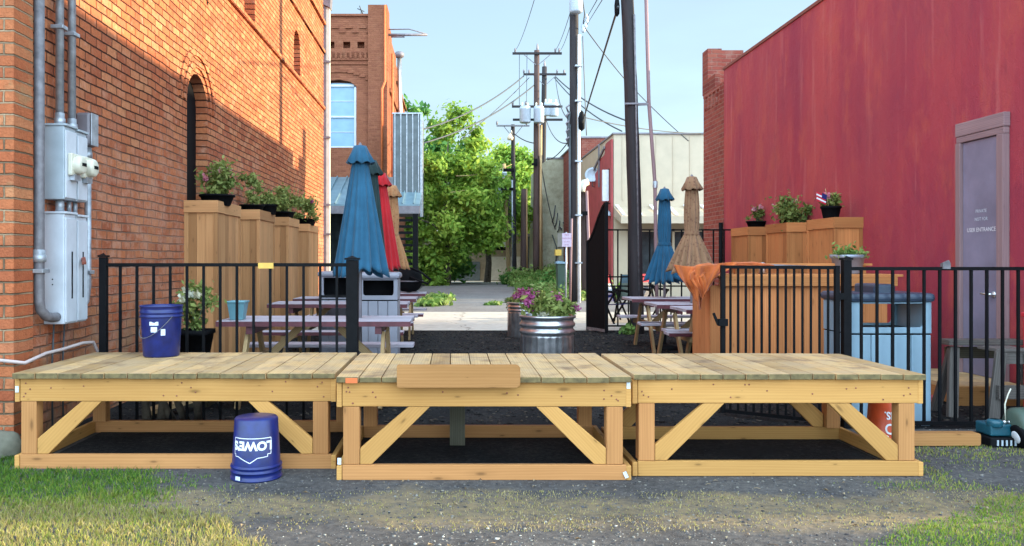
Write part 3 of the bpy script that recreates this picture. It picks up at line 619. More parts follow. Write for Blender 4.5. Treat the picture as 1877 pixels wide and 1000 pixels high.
# ================================================================== PLATFORMS
def platform(label, xa, xb, yf, yb, z0, h, ybr, nb, skew=0, wm='wood', wb='wood_p', backpost=False):
    """stage section: deck boards run front to back; framed sides with corner posts and knee braces"""
    t = thing('stage_platform', label, 'platform', ((xa+xb)/2, (yf+yb)/2, z0), 'timber stage sections set side by side')
    zt = z0+h; th = .034; e = .038
    m = MB(); bw = (xb-xa)/nb
    for k in range(nb):
        j = random.uniform(-.008, .012)
        ff = m.box(xa+k*bw+.003, xa+(k+1)*bw-.003, yf-.035+j, yb+.02+j, zt-th+random.uniform(-.0015, .0015), zt+random.uniform(-.002, .002)); ff[2].material_index = 1
    m.build('decking', [M['deck'], M['deckend']], t, bevel=.003)
    rz1, rz0 = zt-th-.003, zt-th-.15
    m = MB(); m.box(xa+.035, xb-.03, yf, yf+e, rz0, rz1); m.build('front_rim_board', M[wm], t, bevel=.004)
    m = MB(); m.box(xa+.035, xb-.03, yb-e, yb, rz0, rz1); m.build('rear_rim_board', M[wm], t, bevel=.004)
    for xs in (xa, xb-.032): m = MB(); m.box(xs, xs+.032, yf-.002, yb-.002, rz0-.004, rz1-.002); m.build('side_rim_board', M[wm], t, bevel=.004)
    m = MB()
    for k in range(1, 5): xj = xa+(xb-xa)*k/5; m.box(xj-.02, xj+.02, yf+e+.002, yb-e-.002, rz0+.01, rz1-.003)
    m.build('joists', M[wm], t)
    m = MB(); m.box(xa+.035, xb-.03, yf-.004, yf+e-.004, z0, z0+.093); m.build('front_sill_board', M[wb], t, bevel=.004)
    m = MB(); m.box(xa+.035, xb-.03, yb-e, yb, z0, z0+.093); m.build('rear_sill_board', M[wb], t, bevel=.004)
    for xs in (xa, xb-.032): m = MB(); m.box(xs, xs+.032, yf-.006, yb-.002, z0, z0+.088); m.build('side_sill_board', M[wm], t, bevel=.004)
    for x in (xa+.04, xb-.13-.02):
        for y in (yf+.002, yb-.092):
            m = MB(); m.box(x+.0, x+.1, y+.0, y+.088, z0+.0945, rz0-.0015); m.build('post', M['wood_p'], t, bevel=.004)
    xl0, xr0 = xa+.14, xb-.15-.0; hh = rz0-(z0+.0945)
    for sgn, x0 in ((1, xl0+.003), (-1, xr0-.003)):
        for y in (yf+.004, yb-.042):
            if y > yf+.5 and not ybr: continue
            w = .13; L = hh
            pts = [(x0, y, z0+.095), (x0+sgn*w*.55, y, z0+.095), (x0+sgn*(w*.55+L*.95+.02), y, rz0-.0015), (x0+sgn*(L*.95+.02-w*.45), y, rz0-.0015), (x0, y, z0+.095+w*.75)]
            m = MB(); fs = m.prism(pts if sgn > 0 else pts[::-1], (0, .036, 0))
            ang = math.atan2(L, L*.95*sgn); ca, sa = math.cos(ang), math.sin(ang); ou, ov = random.uniform(0, 50), random.uniform(0, 50)
            for f in fs:
                for lp in f.loops: c_ = lp.vert.co; lp[m.uv].uv = (ou+c_.x*ca+c_.z*sa, ov-c_.x*sa+c_.z*ca)
            m.build('brace', M[wm], t, bevel=.004)
    # nail and screw heads
    for k in range(16):
        x = random.uniform(xa+.06, xb-.06) if k > 5 else (xa+.06, xa+.10, xb-.08, xb-.12, xa+.07, xb-.09)[k]; z = random.uniform(rz0+.02, rz1-.02)
        m = MB(); m.lathe([(.0055, 0), (.005, .0015), (.0, .002)], (x, yf-.001, z), 6, rot=Matrix.Rotation(R(90), 3, 'X')); m.build('screw', M['rust'], t)
    if backpost:
        m = MB(); m.box(-.03, .08, yb-.3, yb-.21, z0, rz0); m.build('post', M['oldw'], t)
    return t
pl1 = platform('left stage section, widest, carrying the blue bucket by the brick wall', gx(27, 5.28), gx(616, 5.28), 5.28, 6.42, -.032, .62, False, 14)
pl2 = platform('middle stage section, nearest, with the loose rounded board across its front', gx(617, 5.0), gx(1157, 5.0), 5.0, 6.22, -.029, .633, False, 13, backpost=True)
pl3 = platform('right stage section standing in front of the bar and open gate', gx(1159, 5.085), gx(1692, 5.085), 5.085, 6.16, -.027, .637, True, 13, wb='wood')
# small paint and paper marks on the platforms
m = MB(); m.box(gx(633, 4.96), gx(655, 4.96), 4.9635, 4.9645, .568, .600); m.build('end_mark', M['orange_tag'], pl2)
for pl, px_, py_, d_, r_ in ((pl1, 31, 713, 5.273, 0), (pl2, 1147, 870, 4.987, 25), (pl2, 1152, 706, 4.997, 0), (pl2, 622, 845, 4.99, 0)):
    c = P(px_, py_, d_); a = R(r_); m = MB(); m.obox(c, (.011*math.cos(a), 0, .011*math.sin(a)), (0, .0007, 0), (-.02*math.sin(a), 0, .02*math.cos(a))); tg = m.build('paper_tag', M['label'], pl)
# loose board leaning on the middle platform
def rrect(x0, x1, z0, z1, y, r, n=5):
    p = []
    for cx, cz, a0 in ((x1-r, z0+r, -90), (x1-r, z1-r, 0), (x0+r*.4, z1-r*.4, 90), (x0+r*.4, z0+r*.4, 180)):
        rr = r if cx == x1-r else r*.4
        for k in range(n+1): a = R(a0+90*k/n); p.append((cx+rr*math.cos(a), y, cz+rr*math.sin(a)))
    return p
def lb_(m): m.prism(rrect(gx(728, 4.96), gx(953, 4.96), gz(709, 4.96), gz(667, 4.96), 4.925, .028), (0, .03, 0))
quick('loose_board', M['cedar'], 'short reddish board with rounded corners resting against the middle stage front', 'board', lb_, bevel=.003)
def wb_(m): m.prism(rrect(gx(1655, 5.92), gx(1792, 5.92), gz(815, 5.92), gz(792, 5.92), 5.88, .018), (0, .09, 0))
quick('timber_beam', M['cedar'], 'square timber beam lying on the ground at the right end of the stage', 'beam', wb_, bevel=.003)
def pk(m): m.beam((-2.62, 6.95, .02), (-1.55, 7.9, .26), .14, .04, (0, 0, 1))
quick('leaning_plank', M['deck'], 'pale split plank lying slanted behind the left fence', 'plank', pk)
# debris under left platform: stumps and roots
def stp(m):
    for k in range(5):
        x = -2.45+k*.09; m.tube([(x, 6.55+.05*k, GZ), (x+.05*math.sin(k*2), 6.5, .18), (x+.12*math.sin(k*3), 6.48, .34+.03*k)], [.045, .03, .015], 6)
quick('dead_vine', M['bark_t'], 'knotted dead vine stems in the dark behind the left stage section', 'vine', stp)
def stn(m):
    bmesh.ops.create_icosphere(m.bm, subdivisions=3, radius=.12, matrix=Matrix.Translation((gx(8, 5.62), 5.62, .03)))
    for v in m.bm.verts: v.co += (v.co-Vector((gx(8, 5.62), 5.62, .03)))*(.3*noise.noise(v.co*9)); 
quick('stone', M['stone'], 'rough grey stone in the grass at the foot of the brick corner', 'stone', stn, smooth=True)

# ================================================================== BUCKETS
def bucket(name, label, mat, c, ht, rt, rb, flip, handle=True):
    t = thing(name, label, 'bucket', c)
    prof = [(rb*.2, 0), (rb-.008, 0), (rb, .01), (rb+(rt-rb)*.75, ht*.76), (rb+(rt-rb)*.76, ht*.77), (rt+.004, ht*.775), (rt+.006, ht*.80), (rt, ht*.805), (rt, ht*.85), (rt+.005, ht*.855), (rt+.006, ht*.875), (rt, ht*.88),
            (rt, ht*.97), (rt+.006, ht*.975), (rt+.006, ht), (rt-.004, ht), (rt-.006, ht*.9), (rb-.006, .02), (rb*.2, .012)]
    if flip: prof = [(r, ht-z) for r, z in prof]
    m = MB(); m.lathe(prof, c, 48, cap=(True, True)); m.build('body', mat, t)
    return t
d = 5.08; c1 = (gx(470, d), d, GZ+.003)
b1 = bucket('plastic_bucket', 'upside down blue bucket with white roof-shaped emblem on the ground before the stage', M['bluept'], c1, .372, .152, .132, True)
def cyl(c, r0, r1, zc, a0, ht, up=1):
    """maps flat (x,y) metres to a bucket's side around angle a0 (from -Y towards +X)"""
    def f(a, b, off=.0015):
        z = zc+b*up; r = r0+(r1-r0)*(z-c[2])/ht+off; th = a0+a*up/r
        return Vector((c[0]+r*math.sin(th), c[1]-r*math.cos(th), z))
    return f
fm = cyl(c1, .150, .1335, c1[2]+.215, R(2), .37, -1)
text_pts('LOWE\'S', .075, lambda a, b: fm(a*.98, (b-.027)*.95), 'lettering', M['ltwhite'], b1, bold=.0035)
m = MB(); fm2 = cyl(c1, .150, .1335, c1[2]+.20, R(2), .37, 1)
ol = [(-.125, .062), (.122, .062), (.122, -.035), (.098, -.035), (.098, -.05), (.035, -.055), (-.01, -.085), (-.09, -.05), (-.115, -.05), (-.115, -.035), (-.125, -.035)]
for (ax, az), (bx, bz) in zip(ol, ol[1:]+ol[:1]):
    n_ = max(1, int(math.hypot(bx-ax, bz-az)/.02)); L = math.hypot(bx-ax, bz-az); tx, tz = (bx-ax)/L, (bz-az)/L; w = .0022
    for k in range(n_):
        p0 = (ax+(bx-ax)*k/n_, az+(bz-az)*k/n_); p1 = (ax+(bx-ax)*(k+1)/n_, az+(bz-az)*(k+1)/n_)
        m.face([fm2(p0[0]-tz*w, p0[1]+tx*w), fm2(p0[0]+tz*w, p0[1]-tx*w), fm2(p1[0]+tz*w, p1[1]-tx*w), fm2(p1[0]-tz*w, p1[1]+tx*w)])
m.build('emblem_outline', M['ltwhite'], b1)
m = MB(); f3 = cyl(c1, .158, .158, c1[2]+.022, R(-30), .37, 1); m.face([f3(-.02, -.012), f3(.018, -.012), f3(.018, .012), f3(-.02, .012)]); m.build('sticker', M['label'], b1)
d = 6.2; c2 = (gx(296, d), d, -.032+.62+.001)
b2 = bucket('plastic_bucket', 'upright blue bucket with white stickers on the left stage section', M['bluept'], c2, .385, .152, .132, False)
m = MB(); pts = []
for k in range(13): a = R(-120+k*14); pts.append((c2[0]+.158*math.sin(a), c2[1]-.158*math.cos(a), c2[2]+.305-.16*math.sin(math.pi*k/12)))
m.tube(pts, .0025, 6); m.build('handle', M['conduit_d'], b2)
for (a, zc, w, h) in ((-2, .255, .034, .014), (-2, .21, .024, .02), (24, .19, .016, .024)):
    f3 = cyl(c2, .134, .152, c2[2]+zc, R(a), .38, 1); m = MB()
    if h == .022:
        m.face([f3(w*math.cos(t_)*(1+.12*math.cos(5*t_)), h*math.sin(t_)*(1+.12*math.sin(6*t_))) for t_ in [2*math.pi*k/16 for k in range(16)]])
    else: m.face([f3(-w, -h), f3(0, -h), f3(w, -h), f3(w, h), f3(0, h), f3(-w, h)])
    m.build('sticker', M['label'], b2)
d = 5.72; c3 = (gx(1629, d), d, GZ+.003)
b3 = bucket('plastic_bucket', 'upside down orange bucket with white lettering under the right stage section', M['orangeb'], c3, .372, .150, .128, True)
for t_, s_, z_ in (('LET\'S', .072, .115), ('DO', .10, .185), ('THIS.', .072, .275)):
    fm = cyl(c3, .150, .13, c3[2]+z_, R(-12), .37, -1)
    text_pts(t_, s_, lambda a, b, fm=fm, s_=s_: fm(a*.8, b-s_*.35), 'lettering', M['ltwhite'], b3, bold=.002)

# ================================================================== ELECTRICS ON THE BRICK WALL
def wy(px): return F*XL/(px-PX)            # depth of a point on the left wall seen at px
XB = XL+.157
def meterbox(name, label, z0, z1, mat, parts):
    t = thing(name, label, 'electric box', (XL+.08, 6.37, z0))
    y0 = 6.18; spl = 6.372; y1 = 6.555
    m = MB(); m.box(XL+.002, XB, y0, spl-.006, z0, z1); m.box(XL+.002, XB, spl+.006, y1, z0-.0, z1-.012); m.box(XL+.004, XB-.012, spl-.005, spl+.005, z0+.005, z1-.02); m.build('case', mat, t, bevel=.006)
    m = MB(); m.box(XB+.001, XB+.012, y0+.006, spl-.012, z0+.012, z1-.03); m.build('cover', M['grey_lt'], t, bevel=.004)
    m = MB(); m.box(XB+.001, XB+.012, spl+.012, y1-.006, z0+.012, z1-.042); m.build('cover', M['grey_lt'], t, bevel=.004)
    m = MB(); m.box(XL+.002, XB+.018, y0-.008, spl-.004, z1+.001, z1+.018); m.box(XL+.002, XB+.018, spl+.004, y1+.008, z1-.011, z1+.006); m.build('lid', mat, t, bevel=.003)
    return t
e1 = meterbox('meter_box', 'upper grey steel meter box with two cream meters on brick wall', 1.775, 2.33, M['grey_box'], 0)
e2 = meterbox('breaker_panel', 'lower pale grey breaker panel with red lever on brick wall', .83, 1.665, M['grey_lt'], 0)
for y in (6.29, 6.50):
    m = MB(); rt_ = Matrix.Rotation(R(90), 3, 'Y'); c = (XB+.012, y, 2.045)
    m.box(XB+.013, XB+.045, y-.082, y+.082, 1.96, 2.13); m.lathe([(.07, .033), (.072, .07), (.064, .085), (.05, .09), (0, .091)], c, 24, rot=rt_); me_ = m.build('meter', M['cream'], e1, bevel=.008)
    m = MB(); m.box(XB+.092, XB+.106, y-.035, y+.035, 2.035, 2.06); m.build('dial', M['black'], me_)
    m = MB(); m.box(XB+.013, XB+.05, y-.05, y+.05, 1.925, 1.97); m.build('clamp_ring', M['conduit'], me_)
m = MB()
for y in (6.28, 6.465): m.box(XB+.0125, XB+.016, y-.008, y+.008, 1.02, 1.38)
m.build('vent_slots', M['black'], e2)
m = MB(); m.beam((XB+.012, 6.47, 1.33), (XB+.07, 6.36, 1.29), .03, .02, (0, 0, 1)); m.build('lever', M['rust'], e2)
m = MB(); m.lathe([(.005, 0), (.005, .004), (0, .005)], (XL+.07, 6.179, 1.17), 8, rot=Matrix.Rotation(R(90), 3, 'X')); m.lathe([(.005, 0), (.005, .004), (0, .005)], (XL+.07, 6.179, 1.13), 8, rot=Matrix.Rotation(R(90), 3, 'X')); m.build('screws', M['black'], e2)
def conduit(label, pts, r, mat, clamps=(), coll=()):
    t = thing('conduit', label, 'conduit', pts[-1], 'electrical conduits on the brick wall')
    m = MB(); m.tube(pts, r, 12); m.build('pipe', M[mat], t)
    for z, x, y in clamps:
        m = MB(); m.box(x-r*1.7, x+r*1.5, y-r*1.5, y+r*1.5, z, z+.03); m.build('clamp', M['conduit'], t, bevel=.004)
    for z, x, y in coll:
        m = MB(); m.lathe([(r*1.0, 0), (r*1.35, .002), (r*1.35, .05), (r*1.15, .052), (r*1.15, .09), (r, .092)], (x, y, z), 12); m.build('coupling', M['conduit'], t)
    return t
yb = 5.98; xb_ = XL+.07
conduit('fat weathered conduit that bends into the side of the breaker panel', [(xb_, yb, 5.6), (xb_, yb, 1.35), (xb_, yb, 1.02), (xb_+.005, yb+.01, .95), (xb_+.02, yb+.06, .90), (xb_+.03, yb+.13, .885), (xb_+.03, yb+.2, .885)], .036, 'conduit_d', [(1.22, xb_, yb)], [(1.30, xb_, yb)])
m = None
conduit('bright conduit entering the meter box top, nearer one', [(XL+.08, 6.27, 5.6), (XL+.08, 6.27, 2.35)], .03, 'conduit', [(3.08, XL+.08, 6.27)], [(2.35, XL+.08, 6.27)])
conduit('bright conduit entering the meter box top, farther one', [(XL+.08, 6.47, 5.6), (XL+.08, 6.47, 2.34)], .03, 'conduit', [(3.08, XL+.08, 6.47)], [(2.34, XL+.08, 6.47)])
for i, (y, lab) in enumerate(((6.25, 'short thick conduit nipple joining the two grey boxes'), (6.40, 'short thin conduit nipple joining the two grey boxes'), (6.50, 'short conduit nipple at the far side between the two boxes'))):
    conduit(lab, [(XL+.09, y, 1.775), (XL+.09, y, 1.685)], (.032, .018, .018)[i], 'conduit', [], [])
jb = thing('junction_box', 'small grey brown rounded box on brick above the meters', 'electric box', (XL+.06, 6.75, 2.3))
m = MB(); m.box(XL+.01, XL+.14, 6.66, 6.80, 2.245, 2.52); m.build('case', M['greycap'], jb, bevel=.025)
m = MB(); m.box(XL+.141, XL+.15, 6.665, 6.795, 2.25, 2.515); m.build('cover', M['conduit'], jb, bevel=.01)
conduit('grey conduit dropping from the small brown box behind the panels', [(XL+.09, 6.73, 2.24), (XL+.09, 6.73, 1.1), (XL+.09, 6.70, .98), (XL+.09, 6.6, .93)], .026, 'conduit', [(1.2, XL+.09, 6.73)], [(2.15, XL+.09, 6.73)])
for y, lb2 in ((6.24, 'black earth cable under the breaker panel, nearer one'), (6.41, 'black earth cable under the breaker panel, farther one')):
    quick('ground_cable', M['wire'], lb2, 'cable', lambda m, y=y: m.tube([(XL+.05, y, .83), (XL+.03, y+.01, .5), (XL+.04, y, GZ)], .007, 6), 'black cables under the breaker panel')
quick('hose', M['hose'], 'pinkish grey hose running along the brick corner onto the stage', 'hose',
      lambda m: m.tube([(-3.75, 5.55, .60), (-3.4, 5.55, .615), (-3.12, 5.60, .63), (-2.98, 5.68, .60), (-2.97, 5.95, .635), (-2.96, 6.2, .64), (-2.93, 6.45, .66), (-2.90, 6.58, .655), (-2.87, 6.62, .55), (-2.87, 6.63, .3)], .013, 8), smooth=True)

# ================================================================== FENCES AND GATE
def fence(name, label, p0, p1, z0, z1, mids, pitch, posts, pw=.05, pick=.019, topth=.028, group=None, cat='fence'):
    t = thing(name, label, cat, (p0[0], p0[1], GZ), group)
    a, b = Vector((p0[0], p0[1], 0)), Vector((p1[0], p1[1], 0)); L = (b-a).length; u = (b-a)/L; n = Vector((0, 0, 1)).cross(u)
    for z, hgt in [(z1, topth), (z0, .03)]+[(q, .026) for q in mids]:
        m = MB(); m.beam(a+Vector((0, 0, z)), b+Vector((0, 0, z)), .03, hgt, (0, 0, 1)); m.build('rail', M['black'], t)
    k = int(L/pitch); 
    for i in range(1, k):
        q = a+u*(L*i/k)+n*.0; m = MB(); m.obox((q.x, q.y, (z0+z1)/2), u*pick/2, n*pick/2, (0, 0, (z1-z0)/2-.012)); m.build('picket', M['black'], t)
    for x, y, w, zt in posts:
        m = MB(); m.box(x-w/2, x+w/2, y-w/2, y+w/2, GZ, zt); po_ = m.build('post', M['black'], t, bevel=.003)
        m = MB(); m.box(x-w*.62, x+w*.62, y-w*.62, y+w*.62, zt+.001, zt+.016); m.prism([(x-w*.5, y-w*.5, zt+.0165), (x+w*.5, y-w*.5, zt+.0165), (x, y-w*.0, zt+.034)], (0, w*.02, 0)); m.build('cap', M['black'], po_)
    return t
d = 6.55
f1 = fence('picket_fence', 'black iron picket fence on the left, behind the blue buckets', (gx(190, d), d), (gx(648, d), d), .01, gz(485, d), [], .128, [(gx(190, d), d, .056, gz(471, d)), (gx(646, d), d, .092, gz(476, d))])
m = MB(); m.beam((gx(588, d), d+.02, gz(543, d)), (gx(640, d), d+.02, gz(543, d)), .02, .02, (0, 0, 1)); m.build('rail', M['black'], f1)
m = MB(); m.box(gx(474, d), gx(502, d), d-.018, d+.018, gz(491, d)-.003, gz(482, d)+.003); m.build('tape', M['yellow'], f1)
m = MB(); m.box(gx(230, d), gx(588, d), d-.03, d+.03, -.028, -.008); m.build('base_strip', M['conduit'], f1)
f2 = fence('picket_fence', 'black iron picket fence on the right, in front of the pale blue bin', (gx(1550, d), d), (XR-.03, d), .01, gz(492, d), [], .124, [(gx(1551, d), d, .062, gz(476, d))])
m = MB(); c = P(1733, 489, d-.01); m.box(c.x-.03, c.x+.03, c.y-.02, c.y+.02, c.z-.015, c.z+.03); m.obox(c+Vector((.0, -.005, .03)), (.025, 0, .012), (0, .012, 0), (-.006, 0, .012)); m.build('clip', M['conduit_d'], f2)
g0, g1 = (gx(1535, 6.52), 6.53), (gx(1325, 7.05), 7.05)
f3_ = fence('fence_gate', 'open black iron gate leaf standing before the bar front', g0, g1, .02, 1.255, [], .062, [], cat='gate', pick=.017)
for q in (g0, g1):
    m = MB(); m.box(q[0]-.018, q[0]+.018, q[1]-.018, q[1]+.018, .0, 1.27); m.build('stile', M['black'], f3_)
m = MB(); c = Vector((g1[0]+.0, g1[1]-.03, .78)); m.box(c.x-.05, c.x+.03, c.y-.02, c.y+.02, c.z-.03, c.z+.03); m.beam(c+Vector((-.05, 0, -.02)), c+Vector((-.09, 0, .08)), .02, .02, (0, 1, 0)); m.build('latch', M['black'], f3_)
for z in (.25, 1.0): m = MB(); m.box(g0[0]+.018, g0[0]+.075, g0[1]-.015, g0[1]+.015, z, z+.05); m.build('hinge', M['black'], f3_)
# far fence and mesh gate leaf
d = 15.3
f4 = fence('picket_fence', 'tall black picket fence at the far end of the yard beside the utility pole', (gx(1113, d), d), (XR-.05, d), gz(597, d), gz(421, d), [gz(507, d), gz(524, d)], .19, [(gx(1111, d), d, .07, gz(372, d))], pick=.024)
mg = thing('mesh_gate', 'black mesh gate leaf with swooping curved top, standing open', 'gate', (gx(1110, 14.9), 14.9, GZ))
A, B = Vector((gx(1111, 14.75), 14.75, 0)), Vector((gx(1077, 15.35), 15.35, 0)); uu = (B-A); L = uu.length; uu /= L
cur = [(0, gz(372, 14.8)), (L*.15, gz(378, 14.8)), (L*.4, gz(400, 15)), (L*.65, gz(425, 15.1)), (L*.85, gz(440, 15.2)), (L, gz(443, 15.3))]
m = MB(); nn = Vector((0, 0, 1)).cross(uu)*.012
m.prism([A+uu*.02+Vector((0, 0, .06))]+[A+uu*(L-.02)+Vector((0, 0, .06))]+[A+uu*min(max(a, .02), L-.02)+Vector((0, 0, z-.03)) for a, z in cur[::-1]], nn); m.build('mesh_panel', M['blackp'], mg)
m = MB()
for (a, z), (b, y) in zip(cur, cur[1:]): m.beam(A+uu*a+Vector((0, 0, z)), A+uu*b+Vector((0, 0, y)), .05, .04, (0, 0, 1))
m.beam(A+Vector((0, 0, .0)), A+Vector((0, 0, cur[0][1])), .05, .05, (0, 1, 0)); m.beam(B+Vector((0, 0, .0)), B+Vector((0, 0, cur[-1][1])), .05, .05, (0, 1, 0)); m.build('frame', M['black'], mg)
m = MB(); m.beam(A+Vector((0, 0, .04)), B+Vector((0, 0, .04)), .06, .05, (0, 0, 1)); m.build('bottom_rail', M['conduit_d'], mg)
m = MB(); cc = A+uu*L*.45+Vector((0, 0, gz(455, 15)))-nn*.6
m.prism([cc+uu*(.07*math.cos(t_))+Vector((0, 0, .36*math.sin(t_))) for t_ in [2*math.pi*k/16 for k in range(16)]], -nn*.5); m.build('plaque', M['greycap'], mg)

# ================================================================== FOLIAGE HELPERS
def leafmesh(name, mat, parent, C, rad, n, size, squash=1.0, seed=0, droop=0, jitter=1.0, rbias=0.0, aspect=1.8):
    """many small leaf faces; C: cluster centres (k,3), rad: cluster radii"""
    rg = np.random.default_rng(seed+11); C = np.asarray(C, float); rad = np.broadcast_to(np.asarray(rad, float), (len(C),))
    w = rad**2; idx = rg.choice(len(C), n, p=w/w.sum())
    v = rg.normal(size=(n, 3)); v /= np.linalg.norm(v, axis=1)[:, None]; v *= (np.abs(rg.normal(size=n))*.62)[:, None]; v[:, 2] *= squash
    p = C[idx]+v*rad[idx][:, None]; 
    nrm = v+rg.normal(size=(n, 3))*.7*jitter; nrm[:, 2] += .5; nrm /= np.linalg.norm(nrm, axis=1)[:, None]+1e-9
    t = np.cross(nrm, rg.normal(size=(n, 3))); t /= np.linalg.norm(t, axis=1)[:, None]+1e-9; b = np.cross(nrm, t)
    sz = size*(.55+.9*rg.random(n))[:, None]; t = t*sz*.5*aspect; b = b*sz*.5
    t[:, 2] -= droop*sz[:, 0]
    co = np.stack([p-t, p+b*.9-t*.1, p+t, p-b*.9-t*.1], 1).reshape(-1, 3)
    off = ORG.get(parent.name, Vector((0, 0, 0))) if parent else Vector(C.mean(0)); co -= np.array(off)
    me = bpy.data.meshes.new(name); me.vertices.add(4*n); me.vertices.foreach_set('co', co.ravel())
    me.loops.add(4*n); me.loops.foreach_set('vertex_index', np.arange(4*n)); me.polygons.add(n); me.polygons.foreach_set('loop_start', np.arange(n)*4); me.polygons.foreach_set('loop_total', np.full(n, 4)); me.update()
    cl = rg.random(len(C))[idx]; rn = np.clip(.45*cl+.55*rg.random(n)+rbias, 0, 1)
    at = me.attributes.new('rnd', 'FLOAT', 'FACE'); at.data.foreach_set('value', rn.astype(np.float32))
    me.materials.append(mat); ob = bpy.data.objects.new(name, me); COL.objects.link(ob)
    if parent: ob.parent = parent
    else: ob.location = off
    return ob
def crown_clusters(cx, cy, z0, z1, rx, ry, n, seed, low=.25, r=(.4, .9)):
    rg = np.random.default_rng(seed); C = []; 
    while len(C) < n:
        v = rg.normal(size=3); v /= np.linalg.norm(v); q = rg.random()**.35
        t = (v[2]*q+1)/2
        if t < low*.3: continue
        lump = 1+.28*noise.noise(Vector(v*1.9)+Vector((seed, 0, 0)))+.15*noise.noise(Vector(v*4.2)+Vector((seed, 3, 0)))
        C.append((cx+v[0]*q*rx*lump, cy+v[1]*q*ry*lump, (z0+z1)/2+v[2]*q*(z1-z0)/2*lump))
    return np.array(C), rg.uniform(r[0], r[1], n)
def tree(name, label, x, y, z0, z1, rx, ry, mat, n, seed, ncl=70, size=.26, r=(.4, .9), trunk=.22, group=None):
    t = thing(name, label, 'tree', (x, y, GZ), group); rg = random.Random(seed); m = MB()
    zc = (z0+z1)/2; pts = [(x, y, GZ-.05), (x+.1, y, z0*.6), (x-.05, y+.1, zc), (x+.1, y, z1-1)]; m.tube(pts, [trunk, trunk*.8, trunk*.5, trunk*.12], 8)
    for k in range(9):
        a = rg.uniform(0, 6.28); zb = z0*.7+(zc-z0*.5)*rg.random(); e = Vector((x+math.cos(a)*rx*.7, y+math.sin(a)*ry*.7, zb+rg.uniform(.8, 2.6)))
        s0 = Vector((x, y, zb)); m.tube([s0, (s0+e)/2+Vector((0, 0, .2)), e], [trunk*.35, trunk*.22, trunk*.06], 6)
    m.build('trunk', M['bark_t'], t)
    C, rr = crown_clusters(x, y, z0, z1, rx, ry, ncl, seed, r=r); leafmesh('crown', mat, t, C, rr, n, size, seed=seed, squash=.8); return t
tree('broadleaf_tree', 'bright green leafy tree, nearest, beside the metal stair tower', gx(818, 44), 44, -.2, 8.7, 2.75, 2.6, M['leaf'], 60000, 3, 110, .15, (.4, .9))
tree('broadleaf_tree', 'rounded mid green tree overhanging the alley bend before the garage', gx(893, 49), 49, 1.9, 6.9, 2.2, 2.2, M['leaf'], 32000, 8, 70, .15, (.35, .8))
tree('broadleaf_tree', 'deep green tree behind the garage and leaning poles', gx(922, 62), 62, 2.5, 9.7, 3.4, 3, M['leaf'], 36000, 12, 80, .19, (.5, 1.1), .3)
tree('broadleaf_tree', 'dark green tree far left behind the stair tower', gx(770, 56), 56, 1, 12.0, 3.4, 3, M['leaf2'], 15000, 15, 60, .28, (.4, 1.0), .3)
tree('broadleaf_tree', 'distant green tree glimpsed between the garage and the beige wall', gx(975, 66), 66, 1.5, 7.6, 2.6, 2.6, M['leaf2'], 9000, 17, 40, .28, (.4, .9))
# low scrub at the feet of the trees
rg = np.random.default_rng(5)
C = np.c_[rg.uniform(-3.6, .6, 26), rg.uniform(45.5, 48, 26), rg.uniform(.2, 1.5, 26)]
tag(leafmesh('undergrowth', M['leaf2'], None, C, rg.uniform(.3, .6, 26), 7000, .2, seed=4), 'dark leafy undergrowth under the tree at the alley side', 'undergrowth', kind='stuff')
C = np.c_[rg.uniform(3.1, 6.0, 90), rg.uniform(27, 44, 90), rg.uniform(.0, .16, 90)]; C[:, 0] += (C[:, 1]-27)*.02; C[:, 2] += np.clip((C[:, 1]-31)/10, 0, 1)*rg.uniform(.05, .45, 90)
tag(leafmesh('weeds', M['weed'], None, C, rg.uniform(.35, .8, 90), 70000, .09, .45, seed=6, jitter=2), 'weedy grass verge around the utility poles', 'weeds', kind='stuff')
for k, (px_, d_, h_) in enumerate(((1010, 41, .75), (985, 43, .5), (940, 44.5, .5), (1028, 33, .55))):
    t = thing('shrub', ('bushy shrub against the beige wall', 'low shrub at the foot of the tall crossarm pole', 'small shrub under the leaning poles', 'small bush beside the green wheelie bin')[k], 'shrub', (gx(px_, d_), d_, GZ))
    C = np.c_[rg.normal(gx(px_, d_), .35, 9), rg.normal(d_, .3, 9), rg.uniform(.2, h_, 9)]; leafmesh('leaves', M['leaf2' if k > 1 else 'weed'], t, C, .38, 3200, .10, seed=20+k)
    m = MB(); m.tube([(gx(px_, d_), d_, GZ), (gx(px_, d_)+.05, d_, h_)], .03, 5); m.build('stem', M['bark_t'], t)
C = np.c_[rg.uniform(gx(785, 26), gx(818, 26), 12), rg.uniform(23.5, 28, 12), np.full(12, .05)]
tag(leafmesh('grass_tuft', M['weed'], None, C, .28, 3500, .1, .35, seed=9, jitter=2), 'green grass tuft spreading on the asphalt left of the alley', 'grass', kind='stuff')
C = np.c_[rg.uniform(gx(895, 24.5), gx(915, 24.5), 5), rg.uniform(24, 25, 5), np.full(5, .0)]
tag(leafmesh('weed_patch', M['weed'], None, C, .15, 500, .07, .3, seed=10, jitter=2), 'small weed patch growing in the middle of the street', 'weeds', kind='stuff')
C = np.c_[rg.uniform(gx(1145, 15), gx(1165, 15), 6), rg.uniform(14.7, 15.1, 6), np.full(6, .04)]
tag(leafmesh('weed_patch', M['weed'], None, C, .13, 900, .05, .7, seed=13, jitter=2), 'weeds around the base of the dark pole by the tall fence', 'weeds', kind='stuff')

